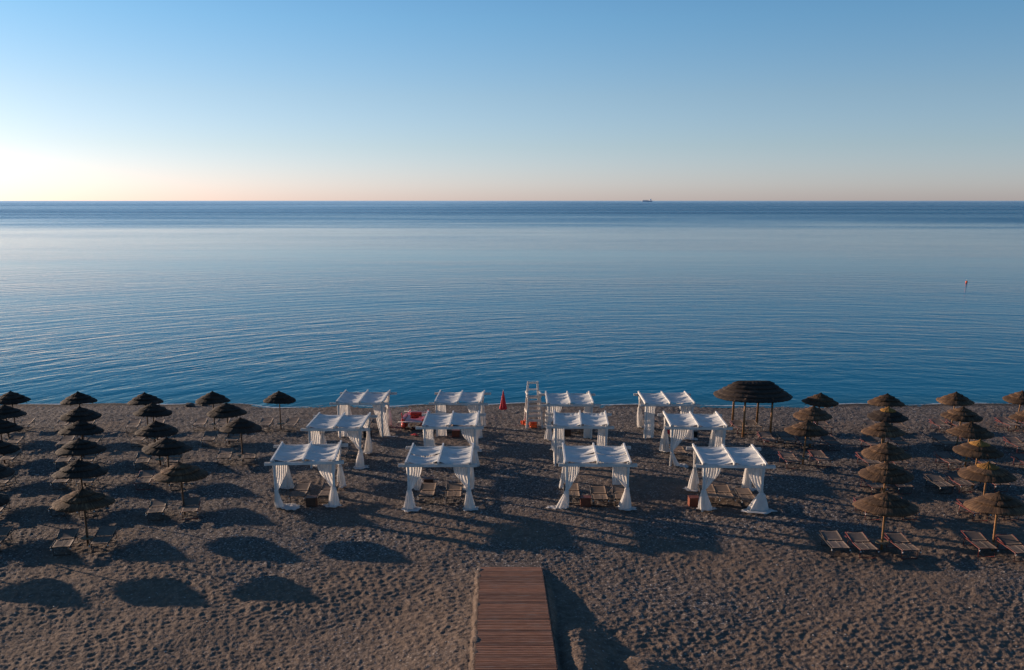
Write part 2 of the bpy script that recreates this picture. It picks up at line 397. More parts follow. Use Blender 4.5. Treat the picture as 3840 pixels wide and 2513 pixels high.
R0, R1 = .07, .08
SHORE, BODY0, BODY = (.015, .08, .115), (.0, .100, .19), (.0, .100, .21)
M['sea'] = sea_mat()

# ------------------------------------------------------------------ the ground
def sstep(a, b, x):
    t = np.clip((x - a) / (b - a), 0, 1); return t * t * (3 - 2 * t)

def deck_h(y):                       # height of the boardwalk above the flat beach
    return np.interp(y, [5, 16, 25, 32, 34.8], [1.2, 1.1, .76, .31, .05])
def deck_x(y):
    return -.04 + (34.8 - y) * .016
DECK_W = 2.31

def base_z(x, y):
    x = np.asarray(x, float); y = np.asarray(y, float)
    z = -.65 * (np.clip(y - 50, 0, None) / 19.2) ** 1.6
    z = np.where(y > 69.2, -.65 - (y - 69.2) * .09, z)
    z = np.maximum(z, -9)
    h = deck_h(y) * sstep(35.5, 34.4, y)
    d = x - deck_x(y)
    under = (np.abs(d) <= DECK_W / 2 + .05)
    drift = (np.abs(-d - DECK_W / 2) < .16)          # sand blown against and over the sunny edge of the boards
    driftz = h + .035 * np.sin(y * 2.9 + 1) * np.sin(y * 1.3) + .02 * np.sin(y * 7.7) + .012 - np.clip(.0 + d + DECK_W / 2, 0, None) * .35
    left = np.clip(-d - DECK_W / 2, 0, None); right = np.clip(d - DECK_W / 2, 0, None)
    zl = (h - .05) * np.exp(-(left / 2.6) ** 1.6)
    zr_low = (h - .10) * (1 - sstep(.02, .38, right)) + .04 * h
    ridge = sstep(30.2, 28.0, y) * (h - .10) * np.exp(-((right - .75) / .85) ** 2) * (1 + .06 * np.sin(y * 1.7 + 1))
    ridge2 = sstep(27.6, 26.4, y) * (h * .5) * np.exp(-((right - 2.6) / .9) ** 2)
    zr = np.maximum(np.maximum(zr_low, ridge), ridge2)
    m = np.where(under, h - .14, np.where(d < 0, zl, zr))
    m = np.where(drift & (y < 34.5), driftz, m)
    z = z + np.maximum(m, 0) * np.where(y < 35.6, 1, 0)
    # slow undulation of the trampled beach
    z = z + .05 * np.sin(x * .55 + 1.3 * np.sin(y * .31)) * np.sin(y * .47 + .8 * np.sin(x * .23)) * sstep(74, 64, y)
    z = z + (.035 * np.sin(x * .21 + 1) + .016 * np.sin(x * .83)) * sstep(60, 66, y) * sstep(74, 70, y)
    z = z + .9 * sstep(20, -30, y)
    return z
def gz(x, y): return float(base_z(x, y))

def h2(ix, iy, k):
    n = (ix.astype(np.int64) * 73856093) ^ (iy.astype(np.int64) * 19349663) ^ (k * 83492791)
    n = (n ^ (n >> 13)) * 1274126177 & 0x7fffffff
    n = (n ^ (n >> 15)) * 1103515245 + 12345 & 0x7fffffff
    return (n >> 4 & 0xffff) / 65535.
def bowls(x, y, s, k):
    """trampled pits: 0 on the sharp ridge between pits, 1 in the pit's middle"""
    u = x / s; v = y / s; iu = np.floor(u); iv = np.floor(v)
    f1 = np.full(x.shape, 9.); f2 = np.full(x.shape, 9.)
    for a in (-1, 0, 1):
        for b in (-1, 0, 1):
            cx = iu + a; cy = iv + b
            px = cx + .12 + .76 * h2(cx, cy, k); py = cy + .12 + .76 * h2(cx, cy, k + 7)
            d = np.hypot(u - px, v - py)
            f2 = np.minimum(f2, np.maximum(d, f1)); f1 = np.minimum(f1, d)
    return np.clip(f2 - f1, 0, 1)
def vnoise(x, y, s, k):
    u = x / s; v = y / s; iu = np.floor(u); iv = np.floor(v); fu = u - iu; fv = v - iv
    fu = fu * fu * (3 - 2 * fu); fv = fv * fv * (3 - 2 * fv)
    return (h2(iu, iv, k) * (1 - fu) + h2(iu + 1, iv, k) * fu) * (1 - fv) + (h2(iu, iv + 1, k) * (1 - fu) + h2(iu + 1, iv + 1, k) * fu) * fv

def relief(x, y):
    wx = x + .22 * (vnoise(x, y, .55, 3) - .5) + .5 * (vnoise(x, y, 2.1, 5) - .5)
    wy = y + .22 * (vnoise(x, y, .55, 4) - .5) + .5 * (vnoise(x, y, 2.1, 6) - .5)
    b1 = bowls(wx * .80 + wy * .28, wy * .95 - wx * .10, .34, 21)
    b2 = bowls(wx, wy, .17, 31)
    amp = .55 + .9 * vnoise(x, y, 2.6, 41)
    far = sstep(60, 45, y)
    z = -(b1 ** .75) * (.046 * amp) * (1.0 + .0 * far) - (b2 ** .8) * .034 * (1.25 - .4 * far)
    z += (vnoise(x, y, .11, 51) - .5) * .018 + (vnoise(x, y, .8, 52) - .5) * .05
    d = np.abs(x - deck_x(y))
    keep = np.where((y < 35.4) & (d < DECK_W / 2 + .1), .25, 1.)
    return z * keep * sstep(69.4, 67.8, y)

def build_beach():
    ys = [24.2]
    while ys[-1] < 69.5: ys.append(ys[-1] + max(.055, .00235 * ys[-1]))
    ys = [-80, -40, -10, 5, 14, 19, 22, 23.4] + ys + [70.5, 72, 75, 80, 90, 110, 150]
    ys = np.array(ys)
    s = np.linspace(-1, 1, 921)
    hw = np.where(ys < 24, 17.5, np.where(ys > 69, 45, 17.5 + (ys - 24) * 27.5 / 45))
    ext = np.array([1.5, 4, 9, 18, 40, 90, 200, 500])
    rows = []
    for i, y in enumerate(ys):
        c = s * hw[i]
        rows.append(np.concatenate([-(hw[i] + ext[::-1]), c, hw[i] + ext]))
    X = np.array(rows); Y = np.repeat(ys[:, None], X.shape[1], 1)
    inner = (np.abs(X) <= hw[:, None] + 1e-6) & (Y > 24) & (Y < 69.6)
    Z = base_z(X, Y) + np.where(inner, relief(X, Y), -.03)
    X = X + np.where(inner & (np.abs(X) < hw[:, None] - .01), (h2(np.arange(X.size).reshape(X.shape), Y * 0, 9) - .5) * .02, 0)
    nr, nc = X.shape
    co = np.stack([X, Y, Z], -1).reshape(-1, 3).astype(np.float32)
    idx = np.arange(nr * nc).reshape(nr, nc)
    q = np.stack([idx[:-1, :-1], idx[:-1, 1:], idx[1:, 1:], idx[1:, :-1]], -1).reshape(-1, 4)
    me = bpy.data.meshes.new('beach')
    me.vertices.add(len(co)); me.vertices.foreach_set('co', co.ravel())
    me.loops.add(q.size); me.loops.foreach_set('vertex_index', q.ravel().astype(np.int32))
    me.polygons.add(len(q)); me.polygons.foreach_set('loop_start', np.arange(0, q.size, 4, dtype=np.int32))
    me.polygons.foreach_set('loop_total', np.full(len(q), 4, np.int32))
    me.polygons.foreach_set('use_smooth', np.ones(len(q), bool))
    me.materials.append(M['beach']); me.update(calc_edges=True)
    tag(put('beach', me), kind='structure', label='trampled grey brown pebble beach sloping gently down to the water')
build_beach()

def build_sea():
    mb = MB()
    ys = [68.0, 80, 110, 160, 260, 450, 900, 2500, 8000, 30000, 90000]
    xs = [-90000, -20000, -4000, -800, -200, -60, 0, 60, 200, 800, 4000, 20000, 90000]
    vs = [(x, y, -.65) for y in ys for x in xs]; n = len(xs)
    fs = [(j * n + i, j * n + i + 1, (j + 1) * n + i + 1, (j + 1) * n + i) for j in range(len(ys) - 1) for i in range(n - 1)]
    mb.add(vs, fs, True)
    tag(mb.build('sea', M['sea']), kind='structure', label='calm blue sea with long low ripples and a breeze darkened band by the horizon')
build_sea()
UMB= {'A1': (-26.82, 59.31), 'A2': (-24.56, 54.23), 'A3': (-22.84, 50.21), 'A4': (-21.11, 46.17), 'A5': (-19.27, 41.86), 'A6': (-17.36, 37.55), 'B1': (-22.54, 58.84), 'B2': (-20.83, 55.19), 'B3': (-18.77, 50.15), 'B4': (-16.95, 46.22), 'B5': (-14.72, 41.65), 'C1': (-18.64, 59.55), 'C2': (-16.45, 54.99), 'C3': (-14.5, 50.66), 'Z1': (-30.93, 59.17), 'Z2': (-28.94, 54.49), 'Z3': (-27.18, 50.36), 'Z4': (-25.41, 46.17), 'Z5': (-23.46, 41.76), 'Z6': (-21.63, 37.55), 'D1': (-14.5, 59.6), 'E1': (18.88, 58.85), 'E2': (17.13, 54.29), 'E3': (15.57, 50.33), 'F1': (22.9, 58.65), 'F2': (21.13, 53.79), 'F3': (19.51, 49.78), 'F4': (18.09, 45.6), 'F5': (16.67, 41.7), 'F6': (14.94, 37.03), 'G1': (27.27, 58.99), 'G2': (25.4, 53.98), 'G3': (24.1, 49.93), 'G4': (22.51, 45.65), 'G5': (21.11, 41.64), 'G6': (19.39, 36.94), 'H1': (31.63, 59.6), 'H2': (29.02, 53.41), 'H3': (28.1, 49.72), 'Y1': (-35.04, 59.03), 'Y2': (-33.32, 54.75), 'Y3': (-31.52, 50.51), 'Y4': (-29.71, 46.17), 'Y5': (-27.65, 41.66), 'Y6': (-25.9, 37.55)}
LOUNGERS= [('A1', -28.42, 59.96, 6), ('A1', -26.83, 59.96, 6), ('A2', -26.4, 55.81, 6), ('A2', -25.15, 56.32, 6), ('A3', -24.19, 50.74, 6), ('A3', -23.0, 50.74, 6), ('A4', -22.21, 45.92, 6), ('A4', -20.74, 45.5, 6), ('A5', -20.17, 41.27, 6), ('A5', -18.84, 41.27, 6), ('A6', -17.88, 36.34, 6), ('A6', -16.5, 36.69, 6), ('B1', -24.07, 60.16, 6), ('B1', -22.56, 60.16, 6), ('B2', -22.06, 55.81, 6), ('B2', -20.59, 56.01, 6), ('B3', -19.9, 50.74, 6), ('B3', -18.39, 50.95, 6), ('B4', -18.05, 45.81, 6), ('B4', -16.25, 45.6, 6), ('B5', -15.82, 41.27, 6), ('B5', -14.32, 41.19, 6), ('C1', -19.77, 60.04, 6), ('C1', -18.38, 60.16, 6), ('C2', -17.83, 55.68, 6), ('C2', -16.52, 55.91, 6), ('C3', -15.51, 50.69, 6), ('C3', -14.17, 50.74, 6), ('Z1', -33.04, 60.77, 6), ('Z1', -31.28, 60.77, 6), ('Z2', -30.94, 55.74, 6), ('Z2', -29.39, 55.74, 6), ('Z3', -28.66, 50.87, 6), ('Z3', -27.22, 50.74, 6), ('Z4', -26.49, 45.92, 6), ('Z4', -25.1, 45.92, 6), ('Z5', -24.39, 41.27, 6), ('Z5', -23.18, 41.62, 6), ('Z6', -22.26, 36.51, 6), ('Z6', -20.76, 36.58, 6), ('D1', -15.61, 59.97, 3), ('D1', -14.03, 60.06, 3), ('E1', 18.72, 60.23, 2), ('E1', 19.87, 60.23, 2), ('E2', 18.5, 54.45, 2), ('E2', 17.0, 54.39, 2), ('E3', 14.87, 49.94, 2), ('E3', 16.57, 49.94, 2), ('F1', 22.88, 59.6, 2), ('F1', 24.49, 59.6, 2), ('F2', 21.0, 54.62, 2), ('F2', 22.59, 54.62, 2), ('F3', 19.22, 49.94, 2), ('F3', 20.65, 49.94, 2), ('F4', 17.72, 45.29, 2), ('F4', 19.09, 45.4, 2), ('F5', 15.86, 40.67, 2), ('F5', 17.48, 40.67, 2), ('F6', 12.9, 36.02, 2), ('F6', 13.98, 35.91, 2), ('F6', 15.62, 35.91, 2), ('G1', 26.82, 58.99, 2), ('G1', 27.98, 58.99, 2), ('G2', 25.23, 54.45, 2), ('G2', 26.63, 54.29, 2), ('G3', 23.62, 50.2, 2), ('G3', 25.2, 49.94, 2), ('G4', 21.01, 45.4, 2), ('G4', 22.0, 45.29, 2), ('G4', 23.75, 45.4, 2), ('G5', 20.47, 40.41, 2), ('G5', 21.92, 40.58, 2), ('G6', 18.71, 36.05, 2), ('G6', 19.87, 35.53, 2), ('H1', 31.05, 58.99, 2), ('H1', 32.33, 58.99, 2), ('H2', 29.56, 54.62, 2), ('H3', 27.66, 50.07, 2), ('gaz', 14.03, 57.75, 1), ('gaz', 14.83, 57.75, 1), ('gaz', 14.76, 54.16, 1), ('gaz', 15.93, 54.16, 1), ('R1C1', -9.9, 42.94, 0), ('R1C1', -8.64, 43.1, 0), ('R1C2', -3.99, 43.23, 0), ('R1C2', -2.71, 43.11, 0), ('R1C3', 2.78, 42.95, 0), ('R1C3', 4.05, 42.56, 0), ('R1C3', 5.08, 42.76, 0), ('R1C4', 9.18, 42.88, 0), ('R1C4', 9.88, 42.72, 0), ('R1C4', 10.82, 42.39, 0), ('R2C1', -8.61, 50.87, 0), ('R2C2', -4.17, 49.75, 0), ('R2C2', -2.47, 49.75, 0), ('R2C4', 9.1, 50.88, 0), ('R3C1', -10.11, 58.24, 0), ('R3C1', -8.38, 58.24, 0), ('R3C2', -4.0, 58.12, 0), ('R3C2', -2.89, 58.04, 0), ('R3C3', 3.85, 58.03, 0), ('R3C3', 4.44, 58.03, 0), ('R3C4', 8.72, 58.2, 0)]
CUBES= {'R1C1': (-9.23, 42.6), 'R1C2': (-4.11, 45.94), 'R1C3': (3.39, 42.6), 'R1C4': (8.4, 42.76), 'R2C2': (-3.39, 49.59), 'R3C1': (-8.67, 56.72), 'R3C2': (-3.39, 56.95), 'R3C3': (3.34, 57.11), 'R3C4': (10.92, 56.9)}
PERG= {'R1C1': (-9.58, 44.17, 4.8, 2.89), 'R1C2': (-3.33, 44.04, 0.0, 2.99), 'R1C3': (3.9, 44.0, -1.3, 3.02), 'R1C4': (10.04, 43.72, -2.8, 2.87), 'R2C1': (-9.29, 51.27, 0.0, 2.89), 'R2C2': (-3.26, 51.3, 0.0, 2.88), 'R2C3': (3.71, 51.7, -2.5, 2.92), 'R2C4': (9.82, 51.33, -2.3, 2.97), 'R3C1': (-9.05, 58.54, 0.0, 2.82), 'R3C2': (-3.18, 58.77, -1.8, 2.83), 'R3C3': (3.44, 58.08, 0.0, 2.77), 'R3C4': (9.34, 58.26, 0.0, 2.97)}

# ------------------------------------------------------------------ boardwalk: every plank its own piece
def build_boardwalk():
    root = empty('boardwalk', (deck_x(34.8), 34.8, 0))
    tag(root, 'reddish brown slatted wooden boardwalk rising from the middle of the beach towards the viewer', 'boardwalk')
    var = []
    for k in range(6):
        mb = MB(); n = 6
        # a slat with very slightly wavy edges and chipped ends
        vs = []; 
        for i in range(n + 1):
            x = -DECK_W / 2 + DECK_W * i / n + (random.uniform(-.012, .012) if i in (0, n) else 0)
            w = .0535 + random.uniform(-.002, .002); zc = random.uniform(-.002, .002)
            vs += [(x, -w, -.014), (x, w, -.014), (x, w, .014 + zc), (x, -w, .014 + zc)]
        fs = [(0, 1, 2, 3), (n * 4 + 3, n * 4 + 2, n * 4 + 1, n * 4)]
        for i in range(n):
            for a in range(4):
                b = (a + 1) % 4
                fs.append((i * 4 + a, (i + 1) * 4 + a, (i + 1) * 4 + b, i * 4 + b))
        mb.add(vs, fs); var.append(mb.mesh('plank', M['plank']))
    y = 34.75; i = 0
    while y > 17.5:
        z = deck_h(y); z2 = deck_h(y - .11); sl = math.atan2(z2 - z, -.11) 
        tilt = math.atan((deck_h(y + .05) - deck_h(y - .05)) / .1)
        o = put('plank', var[random.randrange(6)], root)
        o.location = (deck_x(y) - root.location.x + random.uniform(-.008, .008), y - 34.8, float(z) + random.uniform(-.003, .003))
        o.rotation_euler = (tilt + random.uniform(-.02, .02), 0, random.uniform(-.002, .002) - .0)
        y -= .137; i += 1
        if abs(y - 32.0) < .07: y -= .02
    for sx in (-.95, 0, .95):
        mb = MB()
        ysq = [34.7, 33.4, 32, 30, 28, 25, 21, 17.5]
        for a, b in zip(ysq[:-1], ysq[1:]):
            mb.bar((deck_x(a) - root.location.x + sx, a - 34.8, float(deck_h(a)) - .062), (deck_x(b) - root.location.x + sx, b - 34.8, float(deck_h(b)) - .062), .07, .08)
        mb.build('bearer', M['pole_dark'], root)
    for sx in (-1.15, 1.15):
        mb = MB()
        ysq = [34.7, 33.4, 32, 30, 28, 25, 21, 17.5]
        for a, b in zip(ysq[:-1], ysq[1:]):
            mb.bar((deck_x(a) - root.location.x + sx * 1.018, a - 34.8, float(deck_h(a)) - .05), (deck_x(b) - root.location.x + sx * 1.018, b - 34.8, float(deck_h(b)) - .05), .03, .11)
        mb.build('side_board', M['pole_dark'], root)
build_boardwalk()

# ------------------------------------------------------------------ thatched parasols
def thatch_tier(prof, seed, n=80, lip=.06, rag=.035, relief_=.012, ax=1.0, ay=1.0):
    """one skirt of reed: prof = [(r, z)...] from inside out, ragged rim, turned under"""
    rn = random.Random(seed); mb = MB(); vs = []; fs = []
    jr = [rn.uniform(-1, 1) for _ in range(n)]; jz = [rn.uniform(-1, 1) for _ in range(n)]
    wob = [rn.uniform(0, 6.28) for _ in range(4)]
    full = list(prof) + [(prof[-1][0] - .012, prof[-1][1] - lip)] + [(prof[-1][0] * .86, prof[-1][1] - lip * .55 + (prof[-2][1] - prof[-1][1]) * .3)] + [(prof[0][0] * .9 + .02, prof[0][1] - .05)]
    m = len(full); k_out = len(prof) - 1
    for i, (r, z) in enumerate(full):
        for k in range(n):
            t = 2 * PI * k / n
            rimw = 1.0 if i in (k_out, k_out + 1) else (.3 if i > 0 else 0)
            slow = .018 * math.sin(3 * t + wob[0]) + .014 * math.sin(5 * t + wob[1])
            r_ = r + rimw * (rag * jr[k] * .6 + slow * (r / 1.2))
            z_ = z + (relief_ * jz[k] if 0 < i <= k_out else 0) + rimw * (.014 * jz[(k * 7) % n] + .03 * math.sin(2 * t + wob[2]) * (r / 1.2))
            vs.append((r_ * math.cos(t), r_ * math.sin(t), z_))
    for i in range(m - 1):
        for k in range(n):
            k2 = (k + 1) % n
            fs.append((i * n + k, (i + 1) * n + k, (i + 1) * n + k2, i * n + k2))
    mb.add(vs, fs, True)
    # loose stems poking past the rim
    R1_, Z1_ = prof[-1]; R0_, Z0_ = prof[-2]
    for k in range(46):
        t = rn.uniform(0, 2 * PI); r0 = R1_ - .10; r1 = R1_ + rn.uniform(.01, .06); dt = .006
        za = Z1_ + (Z0_ - Z1_) * .10 / max(R1_ - R0_, .01) + .012; zb_ = Z1_ - (Z0_ - Z1_) * (r1 - R1_) / max(R1_ - R0_, .01) - rn.uniform(0, .03)
        mb.add([(r0 * math.cos(t - dt), r0 * math.sin(t - dt), za), (r0 * math.cos(t + dt), r0 * math.sin(t + dt), za), (r1 * math.cos(t), r1 * math.sin(t), zb_)], [(0, 1, 2)])
    return mb

def parasol_parts(v):
    rn = random.Random(100 + v)
    a = rn.uniform(-.02, .03); b = rn.uniform(-.03, .04)
    tiers = [
        ('lower_thatch', thatch_tier([(.66, 2.075), (.85, 2.0), (1.05, 1.92 + a * .3), (1.18, 1.865 + a * .3), (1.285 + b, 1.80)], v * 10 + 1, lip=.042)),
        ('middle_thatch', thatch_tier([(.30, 2.235), (.50, 2.165), (.72, 2.095 + a * .3), (.90 + b * .6, 2.032 + a * .3)], v * 10 + 2, lip=.03)),
        ('top_thatch', thatch_tier([(.012, 2.43), (.05, 2.38), (.15, 2.32), (.33, 2.255), (.51 + a, 2.195)], v * 10 + 3, rag=.03, lip=.026)),
    ]
    return [(n, m.mesh(n)) for n, m in tiers]
VARS = [parasol_parts(v) for v in range(4)]

pole_mb = MB().tube([(0, 0, -.05), (0, 0, .6), (.004, 0, 1.3), (0, 0, 2.28)], [.052, .05, .047, .04], 10)
POLE = pole_mb.mesh('pole', M['pole'])
POLE_D = pole_mb.mesh('pole', M['pole_dark'])
disc_mb = MB().tube([(0, 0, .285), (0, 0, .292), (0, 0, .322), (0, 0, .33)], [.262, .275, .275, .262], 28)
DISC = disc_mb.mesh('table_disc', M['disc'])
spokes_mb = MB()
for k in range(8):
    t = 2 * PI * k / 8 + .2
    spokes_mb.bar((.04 * math.cos(t), .04 * math.sin(t), 2.20), (1.15 * math.cos(t), 1.15 * math.sin(t), 1.68), .035, .03)
for k in range(8):
    t = 2 * PI * k / 8 + .2
    spokes_mb.bar((.04 * math.cos(t), .04 * math.sin(t), 1.60), (.6 * math.cos(t), .6 * math.sin(t), 1.95), .025, .025)
SPOKES = spokes_mb.mesh('roof_spokes', M['pole_dark'])
mesh_mat_cache = {}
def with_mat(me, mat):
    k = (me.name, mat.name)
    if k not in mesh_mat_cache:
        c = me.copy(); c.materials.clear(); c.materials.append(mat); mesh_mat_cache[k] = c
    return mesh_mat_cache[k]

def parasol(v, body, top, pole, disc=True):
    root = empty('thatched_parasol')
    kids = []
    for n, me in VARS[v]:
        kids.append(put(n, with_mat(me, M[top if n == 'top_thatch' else body]), root))
    kids.append(put('pole', pole, root)); kids.append(put('roof_spokes', SPOKES, root))
    if disc: kids.append(put('table_disc', DISC, root))
    return register(root, kids)

PROTO = {}
def place_parasol(key, x, y, label, group):
    v = (ord(key[0]) * 3 + int(key[1]) * 5) % 4
    right = key[0] in 'EFGH'
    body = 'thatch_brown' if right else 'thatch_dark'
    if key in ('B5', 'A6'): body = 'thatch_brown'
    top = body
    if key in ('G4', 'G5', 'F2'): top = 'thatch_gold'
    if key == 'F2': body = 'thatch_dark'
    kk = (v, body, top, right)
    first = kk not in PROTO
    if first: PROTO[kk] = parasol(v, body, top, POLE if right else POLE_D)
    o = PROTO[kk] if first else copy_tree(PROTO[kk])
    rn = random.Random(key)
    o.location = (x, y, gz(x, y))
    o.rotation_euler = (rn.uniform(-.035, .035), rn.uniform(-.03, .03), rn.uniform(0, 6.28))
    s = rn.uniform(.92, .97) * (1.0 - (y - 37.5) * .0055) * (.95 if key == 'D1' else 1); o.scale = (s, s, 1)
    tag(o, label, 'parasol', group)

ROWN = {1: 'row nearest the sea', 2: 'second row from the sea', 3: 'third row from the sea', 4: 'fourth row from the sea', 5: 'fifth row from the sea', 6: 'front row'}
ORD = ['first', 'second', 'third', 'fourth', 'fifth', 'sixth']
SIDE_ORDER = {}
for r_ in range(1, 7):
    SIDE_ORDER[('L', r_)] = sorted([k for k in UMB if int(k[1]) == r_ and k[0] in 'ABCDZ'], key=lambda k: -UMB[k][0])
    SIDE_ORDER[('R', r_)] = sorted([k for k in UMB if int(k[1]) == r_ and k[0] in 'EFGH'], key=lambda k: UMB[k][0])
UNAME = {}
for (s_, r_), ks in SIDE_ORDER.items():
    for i, k in enumerate(ks):
        UNAME[k] = ('%s parasol %s of canopies, %s' % (ORD[i], 'left' if s_ == 'L' else 'right', ROWN[r_]))
for k, (x, y) in UMB.items():
    if k[0] == 'Y' or k == 'H3':
        lab = 'dark thatched parasol beyond the left edge of the photo, ' + ROWN[int(k[1])] if k[0] == 'Y' else 'brown thatched parasol beyond the right edge, third row back'
        g = 'thatched parasols beyond the left edge' if k[0] == 'Y' else 'thatched parasols right of the white canopies'
    else:
        tone = 'golden capped' if k in ('G4', 'G5', 'F2') else ('brown thatched' if k[0] in 'EFGH' or k in ('B5', 'A6') else 'dark thatched')
        lab = tone + ' parasol, ' + UNAME[k].replace(' parasol', '', 1)
        g = 'thatched parasols left of the white canopies' if k[0] in 'ABCDZ' else 'thatched parasols right of the white canopies'
    place_parasol(k, x, y, lab, g)

# ------------------------------------------------------------------ rectangular thatched shelter
def stadium_tier(rings, seed, n=120, lip=.07):
    """rings = [(ax, ay, z)] rounded rectangles from inside out"""
    rn = random.Random(seed); vs = []; fs = []; mb = MB()
    jr = [rn.uniform(-1, 1) for _ in range(n)]; jz = [rn.uniform(-1, 1) for _ in range(n)]
    full = list(rings) + [(rings[-1][0] - .02, rings[-1][1] - .02, rings[-1][2] - lip), (rings[0][0] * .95, rings[0][1] * .95, rings[0][2] - .07)]
    ko = len(rings) - 1
    for i, (ax, ay, z) in enumerate(full):
        for k in range(n):
            t = 2 * PI * k / n; c, s = math.cos(t), math.sin(t); e = 2 / 2.15
            rw = 1 if i in (ko, ko + 1) else .2
            x = math.copysign(abs(c) ** e, c) * ax; y = math.copysign(abs(s) ** e, s) * ay
            f = 1 + rw * jr[k] * .010
            vs.append((x * f, y * f, z + (.012 * jz[k] if 0 < i <= ko else 0) + rw * .015 * jz[(k * 5) % n]))
    for i in range(len(full) - 1):
        for k in range(n):
            k2 = (k + 1) % n; fs.append((i * n + k, (i + 1) * n + k, (i + 1) * n + k2, i * n + k2))
    if rings[0][1] < .2: fs.append(tuple(range(n - 1, -1, -1))[::-1])
    mb.add(vs, fs, True); return mb
def shelter():
    x, y = 14.75, 58.8
    root = empty('thatched_shelter', (x, y, gz(x, y)))
    tag(root, 'large long thatched shelter on round wooden posts, right of the white canopies by the water', 'shelter')
    def ring(t): return (.98 + 1.38 * t, .10 + 2.1 * t, 3.12 - .95 * t)
    cuts = [(0, .22), (.15, .42), (.35, .62), (.55, .82), (.75, 1.0)]
    for i, (a, b) in enumerate(cuts):
        lift = -.035 * 0
        rings = []
        for q in range(4):
            t = a + (b - a) * q / 3; ax, ay, z = ring(t)
            rings.append((ax, ay, z + .055 * (q / 3) - .02 * (1 - q / 3)))
        stadium_tier(rings, 70 + i).build('thatch_layer', M['thatch_dark'], root)
    for (px, py) in ((-.85, -1.75), (.78, -1.75), (-.68, 1.95), (.85, 1.85)):
        MB().tube([(px, py, -.35), (px + .01, py, 1.2), (px, py, 2.3)], [.075, .07, .062], 12).build('post', M['pole'], root)
    for (a, b) in (((-1.5, -1.75, 2.22), (1.5, -1.75, 2.22)), ((-1.5, 1.9, 2.22), (1.5, 1.9, 2.22)), ((-.85, -1.9, 2.31), (-.68, 2.1, 2.31)), ((.78, -1.9, 2.31), (.85, 2.1, 2.31))):
        MB().bar(a, b, .09, .09).build('beam', M['pole_dark'], root)
shelter()

# ------------------------------------------------------------------ white cloth canopies
PM = M['white_wood']
POSTM = MB().box((0, 0, 1.05), (.10, .10, 2.3), bev=.008).mesh('post', PM)
BEAMW = 3.55
def beam_mesh():
    mb = MB()
    for dy in (-.075, .075):
        mb.box((0, dy, 2.06), (BEAMW, .036, .125), bev=.006)
    return mb.mesh('cross_beam', PM)
BEAM = beam_mesh()
def rafter_mesh():
    mb = MB()
    # chamfered ends
    h = .135; w = .075; L = 3.62
    prof = [(-L / 2, h), (L / 2, h), (L / 2, h * .45), (L / 2 - .10, 0), (-L / 2 + .10, 0), (-L / 2, h * .45)]
    vs = [(-w / 2, a, b) for a, b in prof] + [(w / 2, a, b) for a, b in prof]
    n = len(prof)
    fs = [tuple(range(n)), tuple(range(2 * n - 1, n - 1, -1))] + [((i + 1) % n, i, n + i, n + (i + 1) % n) for i in range(n)]
    mb.add(vs, fs); return mb.mesh('rafter', PM)
RAFTER = rafter_mesh()

def cloth_panel(x0, x1, y0, y1, seed, sag=.13, z=2.20, wavy=.015, rumple=0):
    """cloth slung between two rafters, gathered into folds that run from rafter to rafter"""
    rn = random.Random(seed); mb = MB(); nx, ny = 22, 64
    ph = [rn.uniform(0, 6.28) for _ in range(8)]; vs = []; fs = []
    fr = [rn.uniform(13, 19), rn.uniform(22, 28), rn.uniform(30, 38)]
    for j in range(ny + 1):
        v = j / ny
        for i in range(nx + 1):
            u = i / nx; b = 4 * u * (1 - u)
            y = y0 + (y1 - y0) * v
            y += wavy * (math.sin(u * 3.1 + ph[0]) + .5 * math.sin(u * 7 + ph[1])) * (1 if j in (0, ny) else .5)
            arg = v + .025 * math.sin(u * 4 + ph[2])
            gather = .35 + .65 * b
            f = .020 * math.sin(arg * fr[0] * (y1 - y0) / 3.2 * 1.0 + ph[3]) + .012 * math.sin(arg * fr[1] * (y1 - y0) / 3.2 * 1.6 + ph[4] + 2 * u) + .007 * math.sin(arg * fr[2] * (y1 - y0) / 3.2 * 2.2 + ph[5] - 3 * u)
            f = abs(f) ** .8 * (1 if f > 0 else -1) * 1.0
            zz = z - sag * b * (1 + .12 * math.sin(v * 5 + ph[6])) + f * gather * 1.25
            if rumple: zz += rumple * max(0, v - .72) * abs(math.sin(u * 31 + v * 44) * math.sin(u * 17 + 9)) * 1.0
            vs.append((x0 + (x1 - x0) * u, y, zz))
    for j in range(ny):
        for i in range(nx):
            a = j * (nx + 1) + i; fs.append((a, a + 1, a + nx + 2, a + nx + 1))
    mb.add(vs, fs, True); return mb

